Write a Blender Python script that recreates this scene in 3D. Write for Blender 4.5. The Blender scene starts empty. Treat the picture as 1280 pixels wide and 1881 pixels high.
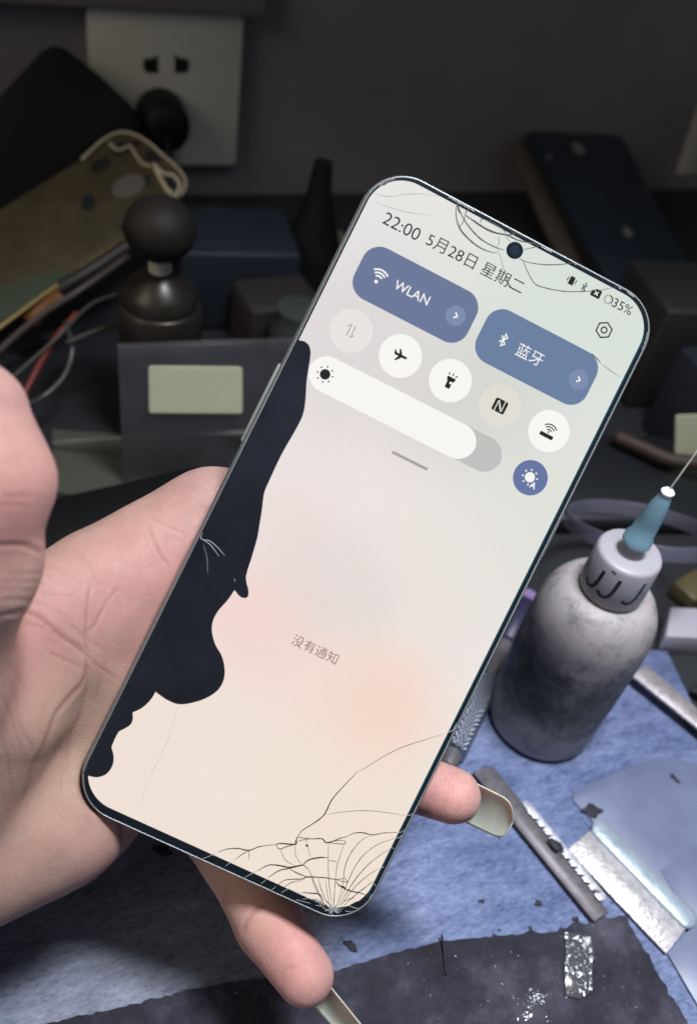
import bpy, bmesh, math, random
import numpy as np
from mathutils import Matrix, Vector
from mathutils.geometry import tessellate_polygon
random.seed(7); rng = np.random.default_rng(7)
S = bpy.context.scene
COL = bpy.context.collection
# ------------------------------------------------------------ camera (metres; bench top is z = 0)
PITCH, ROLL, YAW, FPX, CAMH = math.radians(44.3), math.radians(11.8), math.radians(27.3), 1600.0, 0.265
def _basis(p, r, w):
    f = np.array([math.sin(w)*math.cos(p), math.cos(w)*math.cos(p), -math.sin(p)])
    rt = np.array([math.cos(w), -math.sin(w), 0.0]); up = np.cross(rt, f)
    c, s = math.cos(r), math.sin(r)
    return rt*c+up*s, -rt*s+up*c, f
CA, CB, CF = _basis(PITCH, ROLL, YAW)
CO = np.array([0, 0, CAMH])
cd = bpy.data.cameras.new('camera'); cam = bpy.data.objects.new('camera', cd); COL.objects.link(cam)
cam.matrix_world = Matrix(((CA[0], CB[0], -CF[0], CO[0]), (CA[1], CB[1], -CF[1], CO[1]), (CA[2], CB[2], -CF[2], CO[2]), (0, 0, 0, 1)))
cd.sensor_fit = 'HORIZONTAL'; cd.sensor_width = 36; cd.lens = 36*FPX/1280
cd.clip_start = 0.01; cd.clip_end = 20
cd.dof.use_dof = True; cd.dof.focus_distance = 0.211; cd.dof.aperture_fstop = cd.lens/2.8
S.camera = cam
S.view_settings.view_transform = 'Standard'; S.view_settings.look = 'None'
S.view_settings.exposure = 0; S.view_settings.gamma = 1
S.view_settings.use_curve_mapping = False
# ------------------------------------------------------------ light
W = bpy.data.worlds.new('World'); S.world = W; W.use_nodes = True
W.node_tree.nodes['Background'].inputs[0].default_value = (0.88, 0.92, 1.0, 1)
W.node_tree.nodes['Background'].inputs[1].default_value = 0.10
def area(name, loc, target, size, size_y, power, color, spread):
    l = bpy.data.lights.new(name, 'AREA'); l.shape = 'RECTANGLE'; l.size = size; l.size_y = size_y
    l.energy = power; l.color = color; l.spread = math.radians(spread)
    o = bpy.data.objects.new(name, l); COL.objects.link(o); o.location = loc
    o.rotation_euler = (Vector(target)-Vector(loc)).to_track_quat('-Z', 'Y').to_euler()
    return o
area('bench_lamp', (0.15, 0.085, 0.58), (0.13, 0.03, 0.0), 0.13, 0.08, 1.35, (0.92, 0.95, 1.0), 92)
area('warm_fill', (-1.1, -0.10, 0.95), (0.05, 0.25, 0.05), 0.7, 0.7, 2.1, (1.0, 0.85, 0.66), 120)  # added unseen fill that warms the shaded side, no actual room fixture

# ------------------------------------------------------------ pixel -> place helpers
def ray(x, y): return CF + CA*(x-640)/FPX - CB*(y-940.5)/FPX
def at(x, y, d): return CO + ray(x, y)*d                       # d metres deep
def bench(x, y, z=0.0):
    r = ray(x, y); return CO + r*(z-CAMH)/r[2]
WALLY = 0.536
def onwall(x, y, yy=WALLY):
    r = ray(x, y); return CO + r*yy/r[1]
def project(P):
    P = np.asarray(P)-CO; z = P@CF
    return 640+FPX*(P@CA)/z, 940.5-FPX*(P@CB)/z, z
# ------------------------------------------------------------ object helpers
def link(name, me, mat=None, parent=None, smooth=False):
    o = bpy.data.objects.new(name, me); COL.objects.link(o)
    if mat is not None and not me.materials: me.materials.append(mat)
    if parent is not None: o.parent = parent
    if smooth:
        for p in me.polygons: p.use_smooth = True
    return o
def mesh(name, V, F, mat=None, parent=None, smooth=False):
    me = bpy.data.meshes.new(name); me.from_pydata([tuple(map(float, v)) for v in V], [], [tuple(map(int, f)) for f in F]); me.update()
    return link(name, me, mat, parent, smooth)
def tag(o, label=None, cat=None, group=None, kind=None):
    if label: o['label'] = label
    if cat: o['category'] = cat
    if group: o['group'] = group
    if kind: o['kind'] = kind
    return o
def empty(name, M):
    o = bpy.data.objects.new(name, None); COL.objects.link(o); o.empty_display_size = .01
    o.matrix_world = M if isinstance(M, Matrix) else Matrix.Translation(Vector(M)); return o
def bev(o, w, seg=2, ang=35):
    m = o.modifiers.new('bevel', 'BEVEL'); m.width = w; m.segments = seg; m.limit_method = 'ANGLE'; m.angle_limit = math.radians(ang)
    for p in o.data.polygons: p.use_smooth = True
    return o
def prism(name, pts, z0, z1, mat, parent=None, bevel=0, smooth=False):
    """polygon (x,y) extruded from z0 to z1"""
    n = len(pts)
    V = [(p[0], p[1], z0) for p in pts]+[(p[0], p[1], z1) for p in pts]
    area2 = sum(pts[i][0]*pts[(i+1) % n][1]-pts[(i+1) % n][0]*pts[i][1] for i in range(n))
    tri = tessellate_polygon([[Vector((p[0], p[1], 0)) for p in pts]])
    F = []
    for t in tri:
        a, b, c = [pts[i] for i in t]
        s = (b[0]-a[0])*(c[1]-a[1])-(b[1]-a[1])*(c[0]-a[0])
        t = t if s > 0 else t[::-1]
        F.append(tuple(i+n for i in t)); F.append(tuple(t[::-1]))
    for i in range(n):
        j = (i+1) % n
        F.append((i, j, j+n, i+n) if area2 > 0 else (j, i, i+n, j+n))
    o = mesh(name, V, F, mat, parent)
    if bevel: bev(o, bevel)
    return o
def flat(name, pts, z, mat, parent=None):
    tri = tessellate_polygon([[Vector((p[0], p[1], 0)) for p in pts]])
    F = []
    for t in tri:
        a, b, c = [pts[i] for i in t]
        s = (b[0]-a[0])*(c[1]-a[1])-(b[1]-a[1])*(c[0]-a[0])
        F.append(t if s > 0 else t[::-1])
    return mesh(name, [(p[0], p[1], z) for p in pts], F, mat, parent)
def box(name, size, M, mat, parent=None, bevel=0):
    x, y, z = [s/2 for s in size]
    V = [(i*x, j*y, k*z) for i in (-1, 1) for j in (-1, 1) for k in (-1, 1)]
    F = [(0, 1, 3, 2), (4, 6, 7, 5), (0, 4, 5, 1), (2, 3, 7, 6), (0, 2, 6, 4), (1, 5, 7, 3)]
    o = mesh(name, V, F, mat, parent)
    if parent is None: o.matrix_world = M
    else: o.data.transform(M)
    if bevel: bev(o, bevel)
    return o
def lathe(name, prof, mat, parent=None, loc=(0, 0, 0), seg=64, axis=None):
    V, F = [], []
    for r, z in prof:
        for k in range(seg):
            a = 2*math.pi*k/seg; V.append((r*math.cos(a), r*math.sin(a), z))
    for i in range(len(prof)-1):
        for k in range(seg):
            l = (k+1) % seg; F.append((i*seg+k, i*seg+l, (i+1)*seg+l, (i+1)*seg+k))
    F.append(tuple(range(seg))[::-1]); F.append(tuple((len(prof)-1)*seg+k for k in range(seg)))
    o = mesh(name, V, F, mat, parent, True)
    M = Matrix.Translation(Vector(loc))
    if axis is not None: M = M @ Vector(axis).to_track_quat('Z', 'Y').to_matrix().to_4x4()
    o.data.transform(M)
    m = o.modifiers.new('edge', 'EDGE_SPLIT'); m.split_angle = math.radians(50)
    return o
def spline(pts, n=8, closed=False):
    P = [np.asarray(p, float) for p in pts]; out = []
    N = len(P)
    rngi = range(N) if closed else range(N-1)
    for i in rngi:
        p0 = P[(i-1) % N] if closed or i > 0 else 2*P[0]-P[1]
        p1 = P[i]; p2 = P[(i+1) % N]
        p3 = P[(i+2) % N] if closed or i+2 < N else 2*P[-1]-P[-2]
        for k in range(n):
            t = k/n
            out.append(.5*((2*p1)+(-p0+p2)*t+(2*p0-5*p1+4*p2-p3)*t*t+(-p0+3*p1-3*p2+p3)*t**3))
    if not closed: out.append(P[-1])
    return out
def tube(name, pts, r, mat, parent=None, seg=10, n=6, rs=None):
    P = spline(pts, n) if n > 1 else [np.asarray(p, float) for p in pts]
    V, F = [], []
    up = np.array([0.13, 0.31, 0.94])
    for i, p in enumerate(P):
        t = P[min(i+1, len(P)-1)]-P[max(i-1, 0)]; t = t/np.linalg.norm(t)
        u = np.cross(up, t); u /= np.linalg.norm(u); v = np.cross(t, u)
        rr = r if rs is None else np.interp(i/(len(P)-1), np.linspace(0, 1, len(rs)), rs)
        for k in range(seg):
            a = 2*math.pi*k/seg; V.append(p+rr*(u*math.cos(a)+v*math.sin(a)))
    for i in range(len(P)-1):
        for k in range(seg):
            l = (k+1) % seg; F.append((i*seg+k, i*seg+l, (i+1)*seg+l, (i+1)*seg+k))
    F.append(tuple(range(seg))[::-1]); F.append(tuple((len(P)-1)*seg+k for k in range(seg)))
    return mesh(name, V, F, mat, parent, True)
def rrect(w, h, r, seg=10, cx=0, cy=0):
    out = []
    for (sx, sy, a0) in ((1, 1, 0), (-1, 1, 90), (-1, -1, 180), (1, -1, 270)):
        for k in range(seg+1):
            a = math.radians(a0+90*k/seg)
            out.append((cx+sx*(w/2-r)+r*math.cos(a), cy+sy*(h/2-r)+r*math.sin(a)))
    return out
# ------------------------------------------------------------ materials
def newmat(name):
    m = bpy.data.materials.new(name); m.use_nodes = True
    return m, m.node_tree.nodes, m.node_tree.links, m.node_tree.nodes['Principled BSDF']
def pm(name, col, rough=.5, metal=0, spec=.5, noise=0, nscale=80, bump=0, bscale=300, trans=0, emis=None, coat=0, alpha=1, sss=0):
    m, N, L, P = newmat(name)
    P.inputs['Base Color'].default_value = (*col, 1); P.inputs['Roughness'].default_value = rough
    P.inputs['Metallic'].default_value = metal; P.inputs['Specular IOR Level'].default_value = spec
    P.inputs['Transmission Weight'].default_value = trans; P.inputs['Coat Weight'].default_value = coat
    P.inputs['Alpha'].default_value = alpha
    if sss:
        P.inputs['Subsurface Weight'].default_value = sss; P.inputs['Subsurface Scale'].default_value = .004
    if emis: P.inputs['Emission Color'].default_value = (*emis, 1); P.inputs['Emission Strength'].default_value = 1
    if noise or bump: tc = N.new('ShaderNodeTexCoord')
    if noise:
        n = N.new('ShaderNodeTexNoise'); n.inputs['Scale'].default_value = nscale; n.inputs['Detail'].default_value = 6; n.inputs['Roughness'].default_value = .65
        L.new(tc.outputs['Object'], n.inputs['Vector'])
        r = N.new('ShaderNodeValToRGB'); r.color_ramp.elements[0].position = .3; r.color_ramp.elements[1].position = .72
        r.color_ramp.elements[0].color = (*[x*(1-noise) for x in col], 1); r.color_ramp.elements[1].color = (*[min(1, x*(1+noise)) for x in col], 1)
        L.new(n.outputs['Fac'], r.inputs['Fac']); L.new(r.outputs['Color'], P.inputs['Base Color'])
        mr = N.new('ShaderNodeMapRange'); mr.inputs['To Min'].default_value = max(0, rough-.12); mr.inputs['To Max'].default_value = min(1, rough+.12)
        L.new(n.outputs['Fac'], mr.inputs['Value']); L.new(mr.outputs['Result'], P.inputs['Roughness'])
    if bump:
        n = N.new('ShaderNodeTexNoise'); n.inputs['Scale'].default_value = bscale; n.inputs['Detail'].default_value = 5
        b = N.new('ShaderNodeBump'); b.inputs['Strength'].default_value = bump; b.inputs['Distance'].default_value = .001
        L.new(tc.outputs['Object'], n.inputs['Vector']); L.new(n.outputs['Fac'], b.inputs['Height']); L.new(b.outputs['Normal'], P.inputs['Normal'])
    return m
def srgb(r, g, b):
    f = lambda c: ((c/255)/12.92 if c/255 <= .04045 else ((c/255+.055)/1.055)**2.4)
    return (f(r), f(g), f(b))
def screenmat(name, col, k=1.0):
    m, N, L, P = newmat(name)
    P.inputs['Base Color'].default_value = (0, 0, 0, 1); P.inputs['Roughness'].default_value = .12
    P.inputs['Specular IOR Level'].default_value = .35
    P.inputs['Emission Color'].default_value = (*col, 1); P.inputs['Emission Strength'].default_value = k
    return m
# ============================================================ THE SETTING
def setting():
    m, N, L, P = newmat('bench_paint')
    P.inputs['Base Color'].default_value = (.018, .021, .028, 1); P.inputs['Roughness'].default_value = .7
    tc = N.new('ShaderNodeTexCoord'); n = N.new('ShaderNodeTexNoise'); n.inputs['Scale'].default_value = 30; n.inputs['Detail'].default_value = 7
    r = N.new('ShaderNodeValToRGB'); r.color_ramp.elements[0].color = (.006, .008, .012, 1); r.color_ramp.elements[1].color = (.020, .022, .027, 1)
    L.new(tc.outputs['Object'], n.inputs['Vector']); L.new(n.outputs['Fac'], r.inputs['Fac']); L.new(r.outputs['Color'], P.inputs['Base Color'])
    o = box('bench_top', (2.4, 1.5, .03), Matrix.Translation((.2, WALLY-.75-.0005, -.015)), m); tag(o, kind='structure')
    wm = pm('wall_paint', (.20, .19, .205), .75, noise=.12, nscale=9, bump=.15, bscale=120)
    o = box('wall', (2.8, .06, 1.6), Matrix.Translation((.2, WALLY+.03, .5)), wm); tag(o, 'dark grey painted wall behind the workbench with a faint speckle', 'wall', kind='structure')
setting()

# ---- blue work mat
def mat_material():
    m, N, L, P = newmat('blue_silicone')
    tc = N.new('ShaderNodeTexCoord')
    mp = N.new('ShaderNodeMapping'); mp.inputs['Scale'].default_value = (1, 2.6, 1); mp.inputs['Rotation'].default_value = (0, 0, math.radians(-22))
    L.new(tc.outputs['Object'], mp.inputs['Vector'])
    def noise(scale, det, src=mp, rough=.6):
        n = N.new('ShaderNodeTexNoise'); n.inputs['Scale'].default_value = scale; n.inputs['Detail'].default_value = det; n.inputs['Roughness'].default_value = rough
        L.new(src.outputs[0] if src is mp else src.outputs['Object'], n.inputs['Vector']); return n
    n1 = noise(95, 10, rough=.72); n2 = noise(420, 6, rough=.75); n3 = noise(22, 6)
    mix = N.new('ShaderNodeMath'); mix.operation = 'MULTIPLY_ADD'; mix.inputs[1].default_value = .55; L.new(n2.outputs['Fac'], mix.inputs[0])
    half = N.new('ShaderNodeMath'); half.operation = 'MULTIPLY'; half.inputs[1].default_value = .45; L.new(n1.outputs['Fac'], half.inputs[0]); L.new(half.outputs[0], mix.inputs[2])
    r = N.new('ShaderNodeValToRGB'); e = r.color_ramp.elements
    e[0].position = .36; e[0].color = (.055, .075, .145, 1); e[1].position = .70; e[1].color = (.38, .43, .58, 1)
    a = e.new(.45); a.color = (.130, .165, .295, 1); a = e.new(.56); a.color = (.205, .25, .41, 1)
    L.new(mix.outputs[0], r.inputs['Fac'])
    # grime patches, large
    r3 = N.new('ShaderNodeValToRGB'); r3.color_ramp.elements[0].position = .35; r3.color_ramp.elements[0].color = (.62, .66, .74, 1); r3.color_ramp.elements[1].position = .6; r3.color_ramp.elements[1].color = (1, 1, 1, 1)
    L.new(n3.outputs['Fac'], r3.inputs['Fac'])
    mu = N.new('ShaderNodeMix'); mu.data_type = 'RGBA'; mu.blend_type = 'MULTIPLY'; mu.inputs[0].default_value = 1
    L.new(r.outputs['Color'], mu.inputs[6]); L.new(r3.outputs['Color'], mu.inputs[7])
    # dark specks
    n4 = noise(420, 2, tc); r4 = N.new('ShaderNodeValToRGB'); r4.color_ramp.elements[0].position = .25; r4.color_ramp.elements[0].color = (.05, .05, .07, 1); r4.color_ramp.elements[1].position = .29; r4.color_ramp.elements[1].color = (1, 1, 1, 1)
    L.new(n4.outputs['Fac'], r4.inputs['Fac'])
    mu2 = N.new('ShaderNodeMix'); mu2.data_type = 'RGBA'; mu2.blend_type = 'MULTIPLY'; mu2.inputs[0].default_value = 1
    L.new(mu.outputs[2], mu2.inputs[6]); L.new(r4.outputs['Color'], mu2.inputs[7]); shade_c = bench(300, 1600, MATZ)+np.array([.025, .025, .025])
    pv = N.new('ShaderNodeVectorMath'); pv.operation = 'SUBTRACT'; pv.inputs[1].default_value = tuple(shade_c); L.new(tc.outputs['Object'], pv.inputs[0])
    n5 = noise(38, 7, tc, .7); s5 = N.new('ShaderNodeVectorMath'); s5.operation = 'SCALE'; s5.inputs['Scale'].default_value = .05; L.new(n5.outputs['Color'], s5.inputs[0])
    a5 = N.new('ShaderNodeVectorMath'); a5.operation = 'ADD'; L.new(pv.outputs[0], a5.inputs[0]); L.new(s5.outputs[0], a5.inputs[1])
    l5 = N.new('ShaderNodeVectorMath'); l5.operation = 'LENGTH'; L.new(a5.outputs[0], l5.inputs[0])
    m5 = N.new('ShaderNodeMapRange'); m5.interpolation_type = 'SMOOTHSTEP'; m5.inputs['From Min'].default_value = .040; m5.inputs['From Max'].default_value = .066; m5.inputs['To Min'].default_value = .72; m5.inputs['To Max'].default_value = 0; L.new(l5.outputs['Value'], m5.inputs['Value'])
    hs = N.new('ShaderNodeHueSaturation'); hs.inputs['Saturation'].default_value = .35; hs.inputs['Value'].default_value = .7; L.new(mu2.outputs[2], hs.inputs['Color'])  # greyer, darker patch paints the hand's shade into the mat colour
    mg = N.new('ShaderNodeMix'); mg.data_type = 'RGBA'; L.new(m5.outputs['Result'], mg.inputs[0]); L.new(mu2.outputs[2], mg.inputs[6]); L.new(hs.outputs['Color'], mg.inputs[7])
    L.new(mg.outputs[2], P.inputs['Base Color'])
    b = N.new('ShaderNodeBump'); b.inputs['Strength'].default_value = .28; b.inputs['Distance'].default_value = .0004
    L.new(mix.outputs[0], b.inputs['Height']); L.new(b.outputs['Normal'], P.inputs['Normal'])
    P.inputs['Roughness'].default_value = .5; P.inputs['Specular IOR Level'].default_value = .35
    return m
MATZ = .003
c1 = bench(1226, 1196, MATZ); c2 = bench(1292, 1335, MATZ)
ex = c2-c1; ex /= np.linalg.norm(ex)
back = bench(150, 1085, MATZ)
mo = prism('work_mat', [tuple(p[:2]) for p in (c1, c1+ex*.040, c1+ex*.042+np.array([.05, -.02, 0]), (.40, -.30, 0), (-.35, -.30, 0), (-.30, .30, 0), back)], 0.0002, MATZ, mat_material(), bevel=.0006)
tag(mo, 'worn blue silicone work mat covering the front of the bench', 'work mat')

# ---- black sheet
def black_material():
    m, N, L, P = newmat('black_rubber')
    tc = N.new('ShaderNodeTexCoord')
    n = N.new('ShaderNodeTexNoise'); n.inputs['Scale'].default_value = 60; n.inputs['Detail'].default_value = 10; n.inputs['Roughness'].default_value = .7
    L.new(tc.outputs['Object'], n.inputs['Vector'])
    r = N.new('ShaderNodeValToRGB'); e = r.color_ramp.elements; e[0].position = .33; e[0].color = (.010, .010, .017, 1); e[1].position = .70; e[1].color = (.072, .068, .098, 1)
    a = e.new(.5); a.color = (.026, .024, .039, 1)
    L.new(n.outputs['Fac'], r.inputs['Fac'])
    mp = N.new('ShaderNodeMapping'); mp.inputs['Scale'].default_value = (1.5, 1, 1); L.new(tc.outputs['Object'], mp.inputs['Vector'])
    n2 = N.new('ShaderNodeTexNoise'); n2.inputs['Scale'].default_value = 900; n2.inputs['Detail'].default_value = 2; L.new(mp.outputs[0], n2.inputs['Vector'])
    r2 = N.new('ShaderNodeValToRGB'); r2.color_ramp.elements[0].position = .70; r2.color_ramp.elements[0].color = (0, 0, 0, 1); r2.color_ramp.elements[1].position = .76; r2.color_ramp.elements[1].color = (1, 1, 1, 1)
    L.new(n2.outputs['Fac'], r2.inputs['Fac'])
    n3 = N.new('ShaderNodeTexNoise'); n3.inputs['Scale'].default_value = 45; n3.inputs['Detail'].default_value = 3; L.new(tc.outputs['Object'], n3.inputs['Vector'])
    r3 = N.new('ShaderNodeMapRange'); r3.inputs['From Min'].default_value = .5; r3.inputs['From Max'].default_value = .7; L.new(n3.outputs['Fac'], r3.inputs['Value'])
    mm = N.new('ShaderNodeMath'); mm.operation = 'MULTIPLY'; L.new(r2.outputs['Color'], mm.inputs[0]); L.new(r3.outputs['Result'], mm.inputs[1])
    mx = N.new('ShaderNodeMix'); mx.data_type = 'RGBA'; mx.inputs[7].default_value = (.55, .55, .62, 1)
    L.new(mm.outputs[0], mx.inputs[0]); L.new(r.outputs['Color'], mx.inputs[6]); L.new(mx.outputs[2], P.inputs['Base Color'])
    b = N.new('ShaderNodeBump'); b.inputs['Strength'].default_value = .6; b.inputs['Distance'].default_value = .0008
    L.new(n.outputs['Fac'], b.inputs['Height']); L.new(b.outputs['Normal'], P.inputs['Normal']); P.inputs['Roughness'].default_value = .75; P.inputs['Specular IOR Level'].default_value = .22
    return m
BZ = MATZ+.0014
top = [(-80, 1905), (80, 1884), (150, 1866), (230, 1850), (350, 1818), (450, 1803), (560, 1791), (620, 1784), (700, 1758), (800, 1732), (870, 1724), (940, 1716), (960, 1716), (975, 1708), (990, 1715), (1040, 1706), (1052, 1695), (1075, 1698), (1100, 1690), (1150, 1683), (1180, 1740), (1218, 1805), (1270, 1890), (1330, 2000)]
pts = []
for i in range(len(top)-1):
    p, q = np.array(top[i], float), np.array(top[i+1], float); n = max(1, int(np.linalg.norm(q-p)/9))
    for k in range(n):
        r = p+(q-p)*k/n+(rng.normal(0, 1.6, 2) if k else 0); pts.append(tuple(bench(r[0], r[1], BZ)[:2]))
pts += [tuple(bench(1330, 2000, BZ)[:2]), tuple(bench(1250, 2300, BZ)[:2]), tuple(bench(-100, 2300, BZ)[:2])]
o = prism('rubber_sheet', pts, MATZ+.0004, BZ, black_material()); tag(o, 'black worn rubber sheet with ragged edge at the front of the mat', 'rubber sheet')

# ============================================================ SMARTPHONE
MM = .001
ctr = at(676, 1002, .1975)
ex = CA*.896 - CB*.443; ey = CA*.443 + CB*.896; ex /= np.linalg.norm(ex); ey -= ex*(ex@ey); ey /= np.linalg.norm(ey)
ez = -CF
th = math.radians(4.5)
X = ex*math.cos(th) + CF*math.sin(th); Z = np.cross(X, ey)
if Z@CF > 0: Z = -Z
PM = Matrix(((X[0], ey[0], Z[0], ctr[0]), (X[1], ey[1], Z[1], ctr[1]), (X[2], ey[2], Z[2], ctr[2]), (0, 0, 0, 1)))
phone = empty('smartphone', PM)
tag(phone, 'cracked smartphone with lit screen and black ink bleed, held in the hand', 'smartphone')
def pl(x, y, z=0.0):
    r = ray(x, y); t = ((ctr+Z*z-CO)@Z)/(r@Z); p = CO+r*t-ctr
    return (p@X, p@ey)
PXM = .197/FPX     # metres per photo pixel near the glass
def nu(n, u):      # photo frame rotated to the phone's axes, back to pixels
    return (.8963*n-.4435*u, .4435*n+.8963*u)
def pnu(n, u): return pl(*nu(n, u))
frame_mat = pm('phone_frame_metal', (.23, .245, .25), .42, .35, .4)
dark_glass = pm('bezel_black', (.006, .010, .015), .10, 0, .5)
a0 = pnu(757, -55); a1 = pnu(1350.5, 1247.5)
Wd, Ln = (a1[0]-a0[0]), (a0[1]-a1[1]); cxp, cyp = (a0[0]+a1[0])/2, (a0[1]+a1[1])/2
def ringmesh(name, rings, mat, cap0=True, cap1=True, R=10.5*MM):
    V, F = [], []; n = None
    for ins, z in rings:
        o_ = rrect(Wd-2*ins*MM, Ln-2*ins*MM, max(.5*MM, R-ins*MM), 12, cxp, cyp); n = len(o_)
        V += [(x, y, z*MM) for x, y in o_]
    for i in range(len(rings)-1):
        for k in range(n):
            l = (k+1) % n; F.append((i*n+l, i*n+k, (i+1)*n+k, (i+1)*n+l))
    if cap0: F.append(tuple(range(n)))
    if cap1: F.append(tuple((len(rings)-1)*n+k for k in range(n))[::-1])
    o = mesh(name, V, F, mat, phone, True)
    m = o.modifiers.new('edge', 'EDGE_SPLIT'); m.split_angle = math.radians(24)
    return o
ringmesh('frame', [(1.5, -.6), (1.02, -.5), (1.0, -.12), (.86, -.02), (.72, -.05), (.62, -.45), (.25, -1.0), (.02, -1.9), (-.08, -3.2), (0, -5.2), (.25, -6.7), (.7, -7.5), (1.3, -7.8)], frame_mat, False, False)
ringmesh('front_glass', [(1.02, -.35), (1.02, -.02), (1.16, .06), (1.5, .08)][::-1], dark_glass, True, False)
ringmesh('back_cover', [(1.32, -7.7), (1.6, -7.9), (3, -8.1)], pm('back_cover_glass', (.03, .05, .09), .25, 0, .5), False, True)
gp = GZ = .08*MM
cb = prism('camera_bump', rrect(28*MM, 34*MM, 6*MM, 8, cxp+18*MM, cyp+56*MM), -9.3*MM, -8.0*MM, dark_glass, phone)
for dx, dy in ((12, 64), (12, 48), (25, 56)):
    lathe('lens_ring', [(5*MM, -10.0*MM), (5.2*MM, -9.2*MM)][::-1], frame_mat, cb, (cxp+dx*MM, cyp+dy*MM, 0), 32)
# volume rocker and power button
bx0 = pl(531, 633); 
rb = prism('volume_button', rrect(2.2*MM, 22.5*MM, 1.0*MM, 6, cxp-Wd/2+.55*MM, pnu(757, 0)[1]-(0)), 0, 1, frame_mat, phone) if False else None
yb0 = pl(509, 662)[1]; yb1 = pl(433, 806)[1]
box('volume_button', (1.3*MM, abs(yb1-yb0), 2.4*MM), Matrix.Translation((cxp-Wd/2+.0*MM, (yb0+yb1)/2, -3.1*MM)), frame_mat, phone, .5*MM)
box('power_button', (1.0*MM, 12*MM, 2.2*MM), Matrix.Translation((cxp+Wd/2, cyp+22*MM, -3.6*MM)), frame_mat, phone, .4*MM)
# lit display
def display_material():
    m, N, L, P = newmat('lit_display')
    P.inputs['Base Color'].default_value = (0, 0, 0, 1); P.inputs['Roughness'].default_value = .12; P.inputs['Specular IOR Level'].default_value = .35
    tc = N.new('ShaderNodeTexCoord')
    cur = N.new('ShaderNodeRGB'); cur.outputs[0].default_value = (*srgb(239, 230, 227), 1); cur = cur.outputs[0]
    def blob(px, rpx, col, amt, sx=1.0):
        nonlocal cur
        x, y = pl(*px)
        mp = N.new('ShaderNodeMapping'); mp.vector_type = 'POINT'; mp.inputs['Location'].default_value = (-x, -y*sx, 0); mp.inputs['Scale'].default_value = (1, sx, 0)
        L.new(tc.outputs['Object'], mp.inputs['Vector'])
        ln = N.new('ShaderNodeVectorMath'); ln.operation = 'LENGTH'; L.new(mp.outputs[0], ln.inputs[0])
        mr = N.new('ShaderNodeMapRange'); mr.interpolation_type = 'SMOOTHERSTEP'; mr.inputs['From Min'].default_value = 0; mr.inputs['From Max'].default_value = rpx*PXM
        mr.inputs['To Min'].default_value = amt; mr.inputs['To Max'].default_value = 0; L.new(ln.outputs['Value'], mr.inputs['Value'])
        mx = N.new('ShaderNodeMix'); mx.data_type = 'RGBA'; mx.inputs[7].default_value = (*srgb(*col), 1)
        L.new(mr.outputs['Result'], mx.inputs[0]); L.new(cur, mx.inputs[6]); cur = mx.outputs[2]
    blob((1100, 520), 620, (214, 225, 218), .95)
    blob((700, 390), 330, (230, 229, 227), .8)
    blob((640, 640), 330, (215, 211, 212), .7)
    blob((880, 760), 260, (205, 204, 201), .6)
    blob((960, 980), 330, (222, 225, 219), .8)
    blob((300, 1420), 560, (240, 225, 213), .95)
    blob((650, 1560), 480, (241, 226, 210), .95)
    blob((800, 1050), 300, (234, 227, 221), .7)
    blob((470, 1130), 200, (243, 212, 208), .9)
    blob((530, 960), 170, (234, 219, 216), .7)
    blob((610, 1070), 190, (222, 211, 208), .5)
    blob((660, 1130), 150, (222, 213, 209), .3)
    blob((700, 1290), 200, (245, 213, 197), .8)
    blob((560, 1240), 180, (242, 216, 205), .5)
    blob((400, 1440), 130, (240, 228, 220), .7)
    nz_ = N.new('ShaderNodeTexNoise'); nz_.inputs['Scale'].default_value = 1500; nz_.inputs['Detail'].default_value = 3; L.new(tc.outputs['Object'], nz_.inputs['Vector'])
    ng = N.new('ShaderNodeMapRange'); ng.inputs['From Min'].default_value = .3; ng.inputs['From Max'].default_value = .7; ng.inputs['To Min'].default_value = .985; ng.inputs['To Max'].default_value = 1.01; L.new(nz_.outputs['Fac'], ng.inputs['Value'])
    L.new(ng.outputs['Result'], P.inputs['Emission Strength'])
    L.new(cur, P.inputs['Emission Color']); P.inputs['Emission Strength'].default_value = 1.0
    return m
s0 = pnu(768.5, -38.8); s1 = pnu(1334, 1224.5)
sw, sh_ = s1[0]-s0[0], s0[1]-s1[1]; scx, scy = (s0[0]+s1[0])/2, (s0[1]+s1[1])/2
disp = flat('display', rrect(sw, sh_, 8.6*MM, 16, scx, scy), GZ+.01*MM, display_material(), phone)
Zl = [GZ+.01*MM]
def UZ(k): return GZ+.01*MM+k*.012*MM
blue = screenmat('tile_blue', srgb(109, 121, 154)); blue2 = screenmat('tile_blue_cooler', srgb(108, 128, 161)); lblue = screenmat('tile_light_blue', srgb(127, 142, 176))
white = screenmat('ui_white', srgb(248, 246, 243)); pale = screenmat('ui_pale', srgb(232, 228, 226)); pale2 = screenmat('ui_pale_warm', srgb(226, 221, 212))
ink = screenmat('ui_ink', srgb(38, 40, 42)); grey = screenmat('ui_grey', srgb(193, 193, 192)); hgrey = screenmat('ui_handle', srgb(168, 163, 165)); brown = screenmat('ui_brown', srgb(128, 100, 94)); sgrey = screenmat('ui_soft_grey', srgb(168, 162, 163))
def nurect(name, n0, n1, u0, u1, r, mat, k, parent=phone):
    p = pnu(n0, u0); q = pnu(n1, u1)
    return flat(name, rrect(q[0]-p[0], p[1]-q[1], r*PXM, 12, (p[0]+q[0])/2, (p[1]+q[1])/2), UZ(k), mat, parent)
def disc(name, c, r, mat, k, parent=phone, seg=48):
    x, y = pl(*c); r *= PXM
    return flat(name, [(x+r*math.cos(2*math.pi*i/seg), y+r*math.sin(2*math.pi*i/seg)) for i in range(seg)], UZ(k), mat, parent)
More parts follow.
